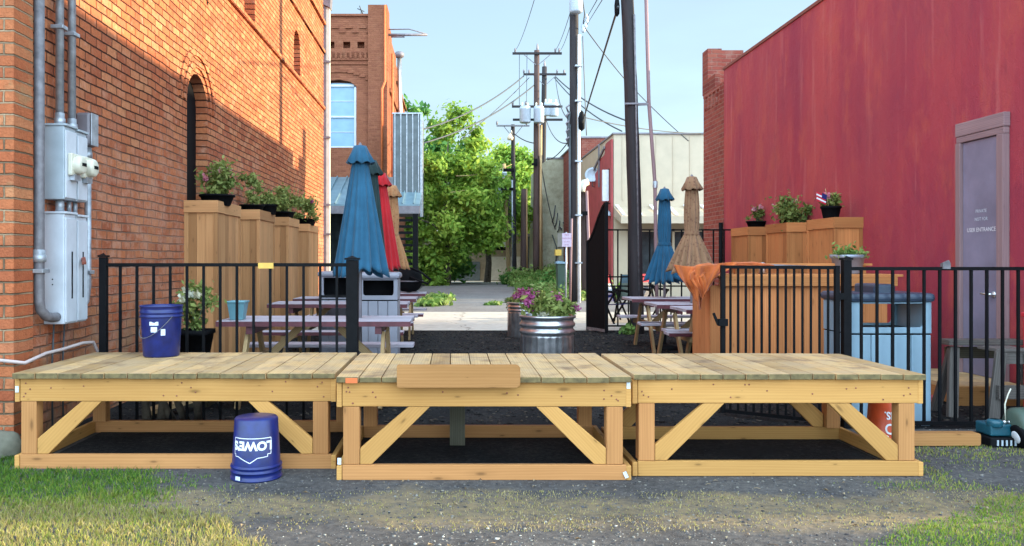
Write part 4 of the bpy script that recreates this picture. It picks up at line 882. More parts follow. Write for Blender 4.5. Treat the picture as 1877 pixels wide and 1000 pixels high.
# ================================================================== YARD FURNITURE
def make_table():
    t = thing('picnic_table', 'x', 'picnic table', (0, 0, 0), 'picnic tables in rows'); Lh, h = .90, .78
    m = MB(); 
    for k in range(5): y = -.36+k*.145; m.box(-Lh, Lh, y, y+.135, h-.036, h)
    m.build('tabletop', M['tabletop'], t, bevel=.003)
    for y in (-.377, .363): m = MB(); m.box(-Lh-.003, Lh+.003, y, y+.014, h-.052, h-.006); m.build('edge_trim', M['tablered'], t)
    for x in (-.6, .6): m = MB(); m.box(x-.03, x+.03, -.34, .34, h-.125, h-.038); m.build('crossbeam', M['tablered'], t)
    for sy in (-1, 1):
        m = MB(); m.box(-Lh+.02, Lh-.02, sy*.60, sy*.60+sy*.13, .43, .464); m.box(-Lh+.02, Lh-.02, sy*.74, sy*.74+sy*.13, .43, .464); m.build('bench', M['tabletop'], t, bevel=.003)
        m = MB(); m.box(-Lh+.017, Lh-.017, sy*.872, sy*.882, .42, .46); m.build('bench_trim', M['tablered'], t)
        for x in (-.64, .64): m = MB(); m.beam((x, sy*.22, h-.126), (x, sy*.62, 0), .085, .036, (1, 0, 0)); m.build('leg', M['legw'], t, bevel=.003)
    for x in (-.6, .6):
        m = MB(); m.box(x-.018, x+.018, -.86, .86, .345, .428); m.build('seat_beam', M['legw'], t)
        m = MB(); m.beam((x*.92, 0, .36), (x*.25, 0, h-.05), .07, .034, (0, 1, 0)); m.build('brace', M['legw'], t)
    return t
TB = [(gx(586, 7.95), 7.95, 'picnic table nearest the left fence, carrying the blue green pot', .0),
      (gx(625, 10.9), 10.9, 'picnic table in the left row, second from the fence, behind the grey bins', .0), (gx(655, 12.35), 12.35, 'picnic table in the left row, third from the fence', 0), (gx(686, 14.2), 14.2, 'picnic table in the left row, farthest, carrying the black grill', 0),
      (2.6+.9, 12.3, 'picnic table in the right row, farthest, holding the closed blue umbrella', 0), (2.58+.9, 10.75, 'picnic table in the right row, middle one, holding the brown print umbrella', 0), (2.66+.9, 9.72, 'picnic table in the right row, nearest the bar', 0)]
pt = make_table()
for i, (x, y, lab, rz) in enumerate(TB):
    if i == 0: pt.location = (x, y, GZ); pt['label'] = lab
    else: dup(pt, (x, y, GZ), lab)

def umbrella(label, x, y, mat, ztop, zbot, r1, kind, lean=0, seg=120, folds=13, ph=0):
    t = thing('closed_umbrella', label, 'umbrella', (x, y, GZ), 'closed patio umbrellas'); H = ztop-zbot
    m = MB(); m.tube([(x, y, GZ), (x, y, ztop-.05)], .019, 10); m.build('pole', M['greycap'], t)
    lx = lambda f: x+lean*f*H
    rows = []
    N = 26
    for i in range(N+1):
        f = i/N                      # 0 top .. 1 bottom
        if kind == 'cone': r = .075+(r1-.075)*(f**1.0); a = .06+.13*f
        else:
            r = .075+.02*math.sin(f*5); a = .12
            if f > .55: q = (f-.55)/.45; r = .085+(r1-.085)*q**.8; a = .12+.22*q
        z = ztop-.16-f*(H-.16); rows.append((r, z, a))
    m = MB(); rings = []
    rr = random.Random(ph)
    p1, p2 = rr.uniform(0, 6), rr.uniform(0, 6)
    for i, (r, z, a) in enumerate(rows):
        f = i/N; ring = []
        for k in range(seg):
            th = 2*math.pi*k/seg; s_ = math.cos(folds*th+p1+.9*math.sin(2*th+p2)+1.2*f); s_ = s_*(1-.3*abs(s_))
            R_ = r*(1+a*s_+.10*f*math.cos(3*th+p2)); zz_ = z-(.022*f**6)*(math.cos(folds*th+p1+1.2)+1.5*math.cos(2*th+p2))
            ring.append(m.bm.verts.new((lx(f)+R_*math.cos(th), y+R_*math.sin(th)*.85, zz_)))
        rings.append(ring)
    fs = []
    for i in range(N):
        for k in range(seg): f_ = m.bm.faces.new([rings[i][k], rings[i+1][k], rings[i+1][(k+1) % seg], rings[i][(k+1) % seg]]); f_.smooth = True; fs.append(f_)
    m._fin(fs); m.build('canopy', mat, t, solid=.004)
    m = MB(); m.lathe([(.03, ztop), (.062, ztop-.008, .02), (.085, ztop-.07, .06), (.13, ztop-.175, .14, .012), (.125, ztop-.18, .14, .012), (.07, ztop-.10, .05)], (x, y, 0), 48, fold=8); m.build('vent_cap', mat, t)
    if kind != 'cone': m = MB(); zb = ztop-.16-.55*(H-.16); m.lathe([(.094, zb-.02), (.1, zb), (.094, zb+.03)], (lx(.55), y, 0), 24); m.build('tie_strap', mat, t)
    m = MB(); m.lathe([(.001, ztop+.03), (.014, ztop+.02), (.018, ztop), (.03, ztop-.004)], (x, y, 0), 12); m.build('finial', M['greycap'], t)
    m = MB(); m.lathe([(.21, GZ), (.21, GZ+.05), (.08, GZ+.08), (.03, GZ+.09), (.03, GZ+.28), (.02, GZ+.28)], (x, y, 0), 24); m.build('base', M['black'], t)
    return t
U = lambda px, d: gx(px, d)
umbrella('large closed blue umbrella over the nearest left picnic table', U(660, 8.0), 8.0, M['f_blue'], gz(266, 8), gz(500, 8), .25, 'cone', .0, ph=1)
umbrella('closed dark green umbrella mostly hidden behind the large blue one', U(680, 9.6), 9.6, M['f_green'], gz(292, 9.6), gz(470, 9.6), .13, 'cone', .02, ph=2)
umbrella('closed red umbrella between the dark green and tan ones', U(698, 10.9), 10.9, M['f_red'], gz(316, 10.9), gz(492, 10.9), .17, 'cone', .07, ph=3)
umbrella('closed tan umbrella with printed pattern, rightmost in the left row', U(719, 12.35), 12.35, M['f_tan'], gz(339, 12.35), gz(488, 12.35), .21, 'tied', .0, ph=4)
umbrella('closed blue umbrella tied at its middle, right of the dark pole', U(1218, 12.3), 12.3, M['f_blue2'], gz(345, 12.3), gz(515, 12.3), .25, 'tied', .0, ph=5)
umbrella('closed brown print umbrella standing against the brick end of the crimson wall', U(1268, 10.75), 10.75, M['f_tan2'], gz(323, 10.75), gz(496, 10.75), .27, 'tied', .0, ph=6)

# planter towers
def planter(label, xw, y0, w, L, H, side, wm, trim):
    """tall cedar planter box against a wall; side=+1: free side faces +X (left row)"""
    xa, xb = (xw, xw+w) if side > 0 else (xw-w, xw)
    t = thing('tall_planter', label, 'planter box', ((xa+xb)/2, y0+L/2, GZ), 'tall cedar planter boxes along the walls'); H0 = H; th = .14
    m = MB(); n = 3
    for k in range(n): a = xa+.03+(w-.06)*k/n; m.box(a+.001, a+(w-.06)/n-.002, y0+.012, y0+.032, GZ, H0-th)
    m.build('front_panel', wm, t)
    m = MB(); xs = xb-.03 if side > 0 else xa+.01; nn_ = max(3, int(L/.16))
    for k in range(nn_): a = y0+.034+(L-.07)*k/nn_; m.box(xs, xs+.02, a+.001, a+(L-.07)/nn_-.002, GZ, H0-th)
    m.build('side_panel', wm, t)
    for x, y in ((xa, y0), (xb-.04, y0), (xa if side < 0 else xb-.04, y0+L-.045)):
        m = MB(); m.box(x-.003, x+.043, y, y+.043, GZ, H0-th-.001); m.build('corner_post', wm, t, bevel=.003)
    m = MB(); m.box(xa-.008, xb+.008, y0-.012, y0+.012, H0-th, H0); m.build('top_board', wm, t, bevel=.003)
    m = MB(); m.box(xa-.008, xb+.008, y0+L-.02, y0+L+.002, H0-th, H0); m.build('top_board', wm, t, bevel=.003)
    m = MB(); xs = xb-.014 if side > 0 else xa-.008; m.box(xs, xs+.022, y0+.013, y0+L-.021, H0-th, H0-.001); m.build('top_board', wm, t, bevel=.003)
    m = MB(); m.box(xa, xb, y0+.035, y0+L-.03, H0-.05, H0-.03); m.build('soil', M['mulch'], t)
    return t
for i, (y, L, w, lab) in enumerate(((9.4, 1.02, .38, 'tall cedar planter box nearest the tall narrow window'), (11.43, .98, .38, 'tall cedar planter box, second along the orange brick wall'), (13.45, .9, .38, 'tall cedar planter box, third along the orange brick wall'), (15.3, 1.1, .38, 'tall cedar planter box, last along the orange brick wall by the downpipe'))):
    planter(lab, XL+.003, y, w, L, (2.0, 2.02, 2.02, 1.99)[i], 1, M['plwood'], 0)
for i, (y, L, lab) in enumerate(((10.6, .82, 'orange cedar planter box, nearest along the crimson wall'), (12.1, .82, 'orange cedar planter box, middle one along the crimson wall'), (13.7, .84, 'orange cedar planter box, farthest along the crimson wall'))):
    planter(lab, XR-.003, y, .37, L, 1.87, -1, M['plwood_r'], 0)

def pot_plant(label, x, y, z, r, h, mat=None, fh=.3, fr=.2, nl=900, fl=None, nf=14, seed=1, leaf='leaf3', square=False, ls=.045, cone=False, cat='potted plant', group='plant pots on the planter boxes'):
    t = thing('potted_plant', label, cat, (x, y, z), group)
    m = MB(); m.lathe([(r*.4, 0), (r*.74, 0), (r*.78, .01), (r*.97, h*.82), (r*1.06, h*.83), (r*1.06, h), (r*.98, h), (r*.9, h*.85), (.01, h*.85)], (x, y, z), 4 if square else 28, cap=(True, False), rot=Matrix.Rotation(R(45), 3, 'Z') if square else None)
    ob = m.build('pot', mat or M['blackp'], t)
    rg = np.random.default_rng(seed); k = 11
    C = np.c_[rg.normal(x, fr*.5, k), rg.normal(y, fr*.45, k), z+h+rg.uniform(.02, fh, k)]
    leafmesh('foliage', M[leaf], t, C, rg.uniform(.3, .6, k)*fr+.02, int(nl*1.5), ls*.72, seed=seed, jitter=1.6)
    m = MB()
    for q in range(9): c = C[rg.integers(k)]; m.tube([(x, y, z+h*.8), ((x+c[0])/2+.02, (y+c[1])/2, (z+h+c[2])/2), tuple(c)], [.005, .004, .002], 5)
    m.build('stems', M['bark_t'] if leaf != 'leaf3' else M['dgreen'], t)
    if fl:
        cc = np.c_[rg.normal(x, fr*.55, nf), rg.normal(y, fr*.45, nf)-.03, z+h+rg.uniform(fh*.55, fh*1.15, nf)]
        leafmesh('flowers', M[fl], t, cc, (.034), nf*40, .038, seed=seed+5, jitter=2, aspect=1.1)
    return t
zt = 1.99
pot_plant('pot of pink and white flowers on the planter box nearest the window', gx(398, 9.75), 9.75, zt-.03, .2, .13, fh=.27, fr=.22, nl=1600, fl='petal_k', nf=7, seed=1, ls=.05)
pot_plant('pot with a tall spindly plant on the second planter box', gx(462, 11.65), 11.65, zt-.01, .17, .12, fh=.42, fr=.11, nl=800, seed=2)
pot_plant('pot of low greenery between the second and third planter boxes', gx(491, 12.2), 12.2, zt, .14, .15, fh=.14, fr=.15, nl=500, seed=3)
pot_plant('pot of bushy greenery on the third planter box', gx(519, 13.7), 13.7, zt, .19, .13, fh=.34, fr=.24, nl=1300, seed=4, ls=.05)
pot_plant('pot of reddish tipped greenery on the last planter box', gx(561, 15.6), 15.6, zt-.02, .2, .13, fh=.33, fr=.24, nl=1000, fl='petal_p', nf=5, seed=5, ls=.05)
pot_plant('low black pot with pink flowers on the farthest crimson wall planter', gx(1386, 14.0), 14.0, 1.85, .16, .13, fh=.22, fr=.1, nl=350, fl='petal_k', nf=5, seed=6)
pot_plant('bushy pink flowered plant on the middle crimson wall planter', gx(1448, 12.4), 12.4, 1.80, .14, .12, fh=.24, fr=.27, nl=1800, fl='petal_k', nf=7, seed=7, ls=.05)
fp = pot_plant('black pot with pink bloom on the nearest crimson wall planter', gx(1523, 10.9), 10.9, 1.87, .125, .16, fh=.18, fr=.09, nl=420, fl='petal_k', nf=5, seed=8)
fl_ = thing('small_flag', 'little striped flag stuck in the nearest crimson wall pot', 'flag', (gx(1510, 10.85), 10.85, 2.0))
m = MB(); x0, z0 = gx(1515, 10.85), 2.0; m.tube([(x0+.03, 10.84, z0-.02), (x0-.02, 10.84, z0+.26)], .004, 6); m.build('stick', M['legw'], fl_)
m = MB()
for k in range(5): m.obox((x0-.075, 10.838, z0+.085+k*.024), (.062, 0, -.03), (0, .0015, 0), (.003, 0, .0115)); m.mi = (k+1) % 2
m.build('cloth', [M['redp'], M['ltwhite']], fl_)
m = MB(); m.obox((x0-.035, 10.835, z0+.155), (.032, 0, -.015), (0, .0015, 0), (.004, 0, .032)); m.build('canton', M['bluept'], fl_)
pot_plant('square black pot with yellow green trailing plant on the ground behind the left fence', gx(357, 7.6), 7.6, .42, .2, .25, fh=.36, fr=.17, nl=900, fl='petal_w', nf=6, seed=9, square=True, group=None)
m = MB(); m.box(gx(357, 7.6)-.17, gx(357, 7.6)+.17, 7.45, 7.75, GZ, .419); tag(m.build('pot_stand', M['oldw'], None, bevel=.005), 'dark timber block under the square black pot', 'stand')
bp = thing('glazed_pot', 'square blue green pot on the nearest left picnic table', 'pot', (gx(437, 7.7), 7.7, .75))
m = MB(); x = gx(436, 7.75); m.lathe([(.02, 0), (.085, 0), (.115, .16), (.128, .162), (.128, .178), (.108, .178), (.08, .02), (.02, .01)], (x, 7.75, .752), 4, rot=Matrix.Rotation(R(45), 3, 'Z'), cap=(True, False)); bpo = m.build('body', M['bluepot'], bp, bevel=.004)

# trash bins
def bin_(label, x0, x1, y0, dep, zt, mb, ml, hump=True, group=None, zo=None, dark=True):
    w = x1-x0; t = thing('trash_bin', label, 'trash bin', ((x0+x1)/2, y0+dep/2, GZ), group); y1 = y0+dep
    zl = zt-.075; k = w/.68; a0, a1, z0, z1 = .085*k, w-.07*k, zo-GZ, zl-GZ-.012
    hole = [(a0+.02, z0), (a1-.02, z0), (a1-.005, z0+.012), (a1, z0+.04), (a1, z1), (a0, z1), (a0, z0+.04), (a0+.005, z0+.012)]
    zs = z0-.05; H = zl-GZ
    for y, nm in ((y0, 'front_panel'), (y1-.03, 'rear_panel')):
        m = MB(); m.holed([(0, zs), (w, zs), (w, H), (0, H)], [hole], (x0, y, GZ), (1, 0, 0), (0, 0, 1), (0, .03, 0)); m.build(nm, mb, t, bevel=.006)
    m = MB(); m.box(x0, x0+.03, y0+.031, y1-.031, GZ+zs, zl); m.build('side_panel', mb, t); m = MB(); m.box(x1-.03, x1, y0+.031, y1-.031, GZ+zs, zl); m.build('side_panel', mb, t)
    m = MB(); n = 4
    for q in range(n): a = x0+.002+(w-.004)*q/n; m.box(a+.002, a+(w-.004)/n-.002, y0+.002, y0+.03, GZ, GZ+zs-.012)
    m.box(x0+.002, x1-.002, y0+.0301, y1-.002, GZ, GZ+zs-.012); m.build('body', mb, t, bevel=.007)
    m = MB(); m.box(x0+.008, x1-.008, y0+.01, y1-.01, GZ+zs-.0118, GZ+zs-.0002); m.build('seam', M['blackp'], t)
    m = MB(); m.box(x0+.031, x1-.031, y0+.031, y1-.031, GZ+zs, GZ+z0-.02); m.build('liner', M['blackp'], t)
    if dark: m = MB(); m.box(x0+.031, x1-.031, y0+dep*.5, y0+dep*.5+.01, GZ+z0-.02, zl-.002); m.build('flap', M['blackp'], t)
    m = MB(); m.box(x0-.022, x1+.022, y0-.03, y1+.03, zl+.001, zt); ld_ = m.build('lid', ml, t, bevel=.03)
    if hump: m = MB(); m.box(x0+w*.33, x0+w*.6, y0+.05, y1-.1, zt-.02, zt+.07); m.build('top_cap', ml, ld_, bevel=.02)
    return t
bin_('pale blue trash bin with slate lid behind the right fence', gx(1560, 6.62), gx(1708, 6.62), 6.62, .5, gz(537, 6.6), M['bin'], M['bin_lid'], zo=gz(600, 6.6), dark=False)
bin_('grey trash bin on the left, nearer the fence post gap', gx(588, 11.5), gx(653, 11.5), 11.35, .5, gz(497, 11.4), M['bin_g'], M['bin_g'], False, 'pair of grey trash bins', zo=gz(541, 11.4))
bin_('grey trash bin on the right of the pair, under the tan umbrella', gx(660, 9.25), gx(731, 9.25), 9.05, .45, gz(499, 9.1), M['bin_g'], M['bin_g'], False, 'pair of grey trash bins', zo=gz(541, 9.1))
for x0, x1, y, z0, z1 in ((gx(588, 11.5), gx(653, 11.5), 11.45, .80, 1.02), (gx(660, 9.25), gx(731, 9.25), 9.15, .93, 1.10)):
    pass

# bar counter
br = thing('bar_counter', 'long redwood plank bar counter with thick edge behind the open gate', 'bar counter', (3.4, 8.6, GZ))
bx0, bx1, by0, by1 = gx(1302, 8.33), gx(1640, 8.33), 8.33, 8.95; bt = gz(505, 8.3)
m = MB(); x = bx0; 
while x < bx1-.16: w = random.uniform(.13, .15); m.box(x+.001, x+w-.002, by0, by0+.022, GZ, bt-.1); x += w
m.build('front_panel', M['bar'], br)
m = MB()
for k in range(4): m.box(bx0-.0, bx0+.02, by0+.023+k*.15, by0+.17+k*.15, GZ, bt-.1)
m.build('side_panel', M['bar'], br)
m = MB(); m.box(bx0-.04+.12, bx1, by0-.06, by0-.022, bt-.105, bt-.012); m.build('edge_board', M['plwood_r'], br, bevel=.003)
m = MB()
for k in range(5): m.box(bx0+.07, bx1+.06, by0-.055+k*.148, by0+.09+k*.148, bt-.011, bt+.014)
m.build('countertop', M['plwood_r'], br, bevel=.003)
m = MB(); m.box(bx0+.3, bx1-.1, by0+.25, by0+.36, bt+.1, bt+.125); m.box(bx0+.35, bx0+.4, by0+.28, by0+.33, bt+.0145, bt+.099); m.box(bx1-.2, bx1-.15, by0+.28, by0+.33, bt+.0145, bt+.099); m.build('back_rail', M['plwood_r'], br)
m = MB(); 
for k in range(7): m.box(bx1-.6+k*.08, bx1-.525+k*.08, by1+.3, by1+.32, GZ, bt-.1)
m.build('rear_panel', M['bar'], br)
# folded orange umbrella flung over the bar end
def cloth():
    t = thing('folded_umbrella', 'crumpled orange umbrella lying over the left end of the bar', 'umbrella', (gx(1300, 8.4), 8.5, bt))
    m = MB(); path = [P(1418, 487, 8.5), P(1380, 484, 8.5), P(1340, 487, 8.45), P(1305, 490, 8.4), P(1284, 495, 8.3), P(1270, 506, 8.24), P(1278, 522, 8.22), P(1286, 545, 8.22)]
    rx = [.02, .045, .055, .06, .075, .10, .085, .03]; ns = 40; seg = 72; rings = []; ln = len(path)-1
    for i in range(ns+1):
        f = i/ns*ln; k = min(int(f), ln-1); u = f-k; u2 = u
        c = path[k].lerp(path[k+1], u2); r = rx[k]*(1-u)+rx[k+1]*u; tg = (path[k+1]-path[k]).normalized()
        if k+2 <= ln: tg = tg.lerp((path[k+2]-path[k+1]).normalized(), u*.5+.0).normalized()
        a1 = Vector((0, 1, 0)); a2 = tg.cross(a1).normalized(); ring = []
        fl = i/ns; flat = .55 if fl < .45 else .8
        for q in range(seg):
            th = 2*math.pi*q/seg; s_ = 1+(.10+.22*fl)*math.cos(9*th+2*math.sin(2*th)+fl*3)+.12*math.cos(4*th+fl*5)
            ring.append(m.bm.verts.new(c+a1*(r*s_*math.cos(th)*1.15)+a2*(r*s_*math.sin(th)*flat)))
        rings.append(ring)
    fs = []
    for i in range(ns):
        for q in range(seg): f_ = m.bm.faces.new([rings[i][q], rings[i][(q+1) % seg], rings[i+1][(q+1) % seg], rings[i+1][q]]); f_.smooth = True; fs.append(f_)
    m._fin(fs); m.build('canopy', M['f_or'], t)
    # loose flap panels over the bar edge
    m = MB(); N1, N2 = 26, 16; g = []
    for i in range(N1+1):
        row = []
        for j in range(N2+1):
            u, v = i/N1, j/N2; px_ = 1234+u*118; px_ += v*(1284-px_)*.72*(v**.3); top = 484+4*math.sin(u*5)
            py_ = top+v*(78-46*abs(u-.35)/.65)*(1+.06*math.sin(u*19)); dd = 8.19-.045*math.sin(u*19+v*3)-.025*math.sin(u*37+v*2)+.03*u-(.02*v)
            row.append(m.bm.verts.new(P(px_, py_, dd)))
        g.append(row)
    for i in range(N1):
        for j in range(N2): f_ = m.bm.faces.new([g[i][j], g[i+1][j], g[i+1][j+1], g[i][j+1]]); f_.smooth = True; f_[m.rc] = .5
    m.build('loose_flap', M['f_or'], t, solid=.004)
    m = MB(); m.tube([P(1400, 486, 8.5), P(1480, 489, 8.55)], .016, 8); m.build('pole', M['greycap'], t)
cloth()
cn = thing('drinks_can', 'small silver can on the bar beside the orange umbrella', 'can', (gx(1397, 8.6), 8.6, bt+.015))
m = MB(); m.lathe([(.0, 0), (.028, 0), (.033, .01), (.033, .105), (.027, .118), (0, .118)], (gx(1397, 8.6), 8.6, bt+.015), 20); m.build('body', M['silver'], cn)
wt_ = pot_plant('grey metal tub of small plants on the right end of the bar', gx(1554, 8.6), 8.6, bt+.015, .165, .2, mat=M['zinc'], fh=.03, fr=.15, nl=260, seed=21, leaf='weed', ls=.035, group=None)
# galvanised stock tanks
def tank(label, x, y, r, ht, seed, n):
    t = thing('stock_tank', label, 'planter tub', (x, y, GZ), 'galvanised tubs of flowers'); z = GZ
    prof = [(r*.2, 0), (r*.96, 0), (r*.98, .02)]
    prof += [(r*.98, ht*.70), (r*.99, ht*.72)]
    for k in range(2):
        zb = ht*(.775+.10*k); prof += [(r*.97, zb-.03), (r*1.03, zb-.016), (r*1.045, zb), (r*1.03, zb+.016), (r*.98, zb+.03)]
    prof += [(r*.99, ht-.03), (r*1.06, ht-.025), (r*1.07, ht-.005), (r*1.04, ht+.005), (r*1.0, ht), (r*.96, ht-.08), (.01, ht-.08)]
    seg = 72; m = MB(); rings = []
    for (rr, zz_) in prof:
        ring = []
        for k in range(seg):
            a = 2*math.pi*k/seg; c = r*(.028*math.cos(a*22) if zz_ < ht*.71 and rr > r*.9 else 0); ring.append(m.bm.verts.new((x+(rr+c)*math.cos(a), y+(rr+c)*math.sin(a), z+zz_)))
        rings.append(ring)
    fs = []
    for i in range(len(rings)-1):
        for k in range(seg): f_ = m.bm.faces.new([rings[i][k], rings[i][(k+1) % seg], rings[i+1][(k+1) % seg], rings[i+1][k]]); f_.smooth = True; fs.append(f_)
    m._fin(fs); m.build('tub', M['galv'], t)
    rg = np.random.default_rng(seed); k = 22
    C = np.c_[rg.normal(x, r*.42, k), rg.normal(y, r*.35, k), z+ht+rg.uniform(-.02, .13, k)]; leafmesh('foliage', M['leaf3'], t, C, .09, n, .045, seed=seed, jitter=1.5)
    m = MB()
    for q in range(10): c = C[q]; m.tube([(c[0]*.5+x*.5, c[1]*.5+y*.5, z+ht-.08), tuple(c)], .004, 5)
    m.build('stems', M['dgreen'], t)
    C = np.c_[rg.normal(x, r*.48, 16), rg.normal(y, r*.35, 16), z+ht+rg.uniform(.06, .2, 16)]; leafmesh('flowers', M['petal_p'], t, C, .055, int(n*.75), .03, seed=seed+1, jitter=2, aspect=1.1)
    C = np.c_[rg.normal(x-.03, .06, 3), rg.normal(y-.12, .05, 3), z+ht+rg.uniform(.02, .1, 3)]; leafmesh('white_flowers', M['petal_w'], t, C, .05, 160, .035, seed=seed+2, jitter=2)
tank('corrugated galvanised tub of pink flowers, nearer of the two', gx(1003, 8.75), 8.75, .285, gz(580, 8.5)-GZ, 31, 2600)
tank('galvanised tub of pink flowers, farther one at the yard entrance', gx(962, 14.3), 14.3, .30, gz(555, 14.0)-GZ, 35, 2400)

# ================================================================== POLES AND LINES
def pole_(name, label, pts, r0, r1, mat='pole', group=None, cat='utility pole'):
    t = thing(name, label, cat, tuple(pts[0]), group); n = len(pts); m = MB()
    # pole subdivided with slight irregularity
    P_ = []; 
    for a, b in zip(pts, pts[1:]):
        for k in range(8): P_.append(Vector(a).lerp(Vector(b), k/8)+Vector((random.uniform(-.006, .006), 0, 0)))
    P_.append(Vector(pts[-1])); N_ = len(P_); m.tube(P_, [r0+(r1-r0)*k/(N_-1) for k in range(N_)], 14); m.build('shaft', M[mat], t, smooth=False); return t
def crossarm(t, x, y, z, hw, ins=(), ins_h=.22, mat='pole', th=.11, brace=True):
    m = MB(); m.box(x-hw, x+hw, y-.22, y-.12, z-th/2, z+th/2); a = m.build('crossarm', M[mat], t)
    for q in ins:
        m = MB(); m.lathe([(.02, 0), (.05, .03), (.045, .1), (.06, .13), (.03, ins_h), (0, ins_h)], (x+q, y-.17, z+th/2), 8); m.build('insulator', M['greycap'], a)
    if brace:
        for s_ in (-1, 1): m = MB(); m.beam((x+s_*hw*.55, y-.19, z-.05), (x+s_*.06, y-.19, z-.6), .04, .02, (0, 1, 0)); m.build('brace', M['conduit_d'], t)
    return a
def transformer(t, x, y, z0, z1, r, mat='transf'):
    m = MB(); h = z1-z0; m.lathe([(0, 0), (r*.85, 0), (r, .05), (r, h*.8), (r*1.04, h*.82), (r*1.04, h*.86), (r*.9, h), (0, h)], (x, y, z0), 20); c = m.build('transformer', M[mat], t)
    for s_ in (-.5, .5): m = MB(); m.lathe([(.05, 0), (.07, .05), (.04, .1), (.06, .15), (.03, .22), (0, .24)], (x+s_*r, y, z1-.02), 8); m.build('bushing', M['cream'], c)
    return c
# P1: mid pole with grey can at its top and pale conduit
d = 26.0
p1 = pole_('utility_pole', 'dark utility pole with grey transformer on top and pale conduit down its side', [(gx(1053, d), d, GZ-.2), (gx(1052, d), d, 10.6)], .165, .135)
transformer(p1, gx(1052, d), d-.45, gz(31, d), 10.4, .21)
m = MB(); m.tube([(gx(1060, d)+.0, d-.2, GZ), (gx(1059.5, d)+.0, d-.19, gz(250, d)), (gx(1060.5, d), d-.17, gz(66, d))], .05, 10); m.build('conduit', M['white'], p1)
for z in (1.2, 2.7, 4.4, 6.3, 7.4): m = MB(); m.box(gx(1052, d), gx(1059, d)+.1, d-.3, d-.1, z, z+.05); m.build('strap', M['conduit'], p1)
m = MB(); m.tube([(gx(1044, d), d-.12, GZ+.1), (gx(1043, d), d-.15, 5.6)], .04, 6); m.tube([(gx(1042, d), d-.12, 4.9), (gx(1040, d), d-.15, 5.4), (gx(1042, d), d-.15, 6.0)], .05, 6); m.build('ground_cable', M['wire'], p1)
for k in range(5): z = 5.0+.25*k; m = MB(); m.tube([(gx(1043, d)-.04, d-.1, z), (gx(1041, d)-.08, d-.2, z+.12), (gx(1043, d)-.02, d-.2, z+.2)], .03, 5); m.build('cable_loop', M['greycap'], p1)
for k in range(3): m = MB(); m.lathe([(.04, 0), (.08, .05), (.05, .12), (.07, .2), (.03, .3)], (gx(1067+3*k, d), d-.2, gz(62-8*k, d)), 8); m.build('insulator', M['transf'], p1)
m = MB(); m.tube([(gx(1066, d), d-.2, gz(60, d)), (gx(1069, d), d-.3, gz(30, d)), (gx(1063, d), d-.5, gz(5, d)), (gx(1052, d), d-.6, gz(0, d))], .02, 5); m.build('jumper_cable', M['wire'], p1)
# P2: near leaning pole, with tilted mast
d = 14.9
p2 = pole_('utility_pole', 'thick dark leaning utility pole at the far end of the yard', [(gx(1168, d), d, GZ-.1), (gx(1161, d), d, gz(300, d)), (gx(1150, d), d, gz(0, d)), (gx(1146, d), d, 8.5)], .128, .108)
m = MB(); m.beam((gx(1143, d), d-.13, gz(192, d)), (gx(1168, d), d-.13, gz(192, d)), .03, .03, (0, 0, 1)); m.beam((gx(1165, d), d-.1, gz(193, d)), (gx(1188, d), d-.1, gz(192, d)), .05, .04, (0, 0, 1)); m.build('standoff_bracket', M['greycap'], p2)
m = MB(); m.tube([(gx(1170, d), d-.11, .1), (gx(1164, d), d-.12, gz(250, d)), (gx(1160, d), d-.12, gz(30, d))], .018, 6); m.build('ground_cable', M['conduit_d'], p2)
mp_ = thing('conduit_mast', 'thin mauve conduit mast beside the thick leaning pole', 'conduit', (gx(1200, d), d, GZ))
m = MB(); m.tube([(gx(1203, d), d-.1, GZ), (gx(1200, d), d-.1, gz(480, d)), (gx(1198, d), d-.1, gz(335, d)), (gx(1187, d), d-.1, gz(190, d)), (gx(1182, d), d-.1, gz(0, d)), (gx(1180, d), d-.1, 7.5)], .033, 8); m.build('pipe', M['dframe'], mp_)
m = MB(); m.lathe([(.045, 0), (.045, .12), (.035, .121)], (gx(1198.5, d), d-.1, gz(345, d)), 10); m.build('coupling', M['conduit'], mp_)
# short brown pole with weatherhead
d = 27.3
p3 = pole_('service_pole', 'short brown service post with white curved weatherhead near the mesh gate', [(gx(1072, d), d, GZ), (gx(1069, d), d, gz(352, d))], .12, .10, 'pole_r', cat='post')
m = MB(); x = gx(1069, d); m.tube([(x-.1, d-.2, gz(352, d)), (x-.09, d-.2, gz(343, d)), (x+.0, d-.2, gz(336, d)), (x+.14, d-.2, gz(334, d))], [.13, .14, .13, .11], 10); m.build('weatherhead', M['cream'], p3)
m = MB(); m.tube([(x+.17, d-.1, GZ), (x+.16, d-.1, gz(440, d)), (x+.1, d-.1, gz(350, d))], .05, 8); m.build('conduit', M['dframe'], p3)
m = MB(); m.box(gx(1060, d), gx(1074, d), d-.35, d-.2, gz(395, d), gz(388, d)); m.build('arm', M['black'], p3)
# H-frame pair
d = 43.0
p4 = pole_('utility_pole', 'tallest distant pole with two crossarms, double transformers and lower arms', [(gx(983, d), d, GZ), (gx(984, d), d, gz(92, d))], .19, .14, 'pole_r')
crossarm(p4, gx(984, d), d, gz(99, d), gx(1029, d)-gx(984, d), (-1.15, .95, 1.15)); m = MB(); m.lathe([(.03, 0), (.06, .1), (.03, .35)], (gx(985, d), d, gz(92, d)), 8); m.build('top_insulator', M['greycap'], p4)
crossarm(p4, gx(984, d), d, gz(196, d), 1.32, (-1.28, -.6), brace=False); crossarm(p4, gx(985, d), d, gz(220, d), 1.30, (), brace=False, mat='pole')
for px_, a, b, r_ in ((961, 228, 198, .29), (986, 228, 198, .27)): transformer(p4, gx(px_, d), d-.5, gz(a, d), gz(b, d), r_)
m = MB(); m.tube([(gx(990, d), d-.2, gz(500, d)), (gx(991, d), d-.2, gz(230, d))], .07, 6); m.build('conduit', M['legw'], p4)
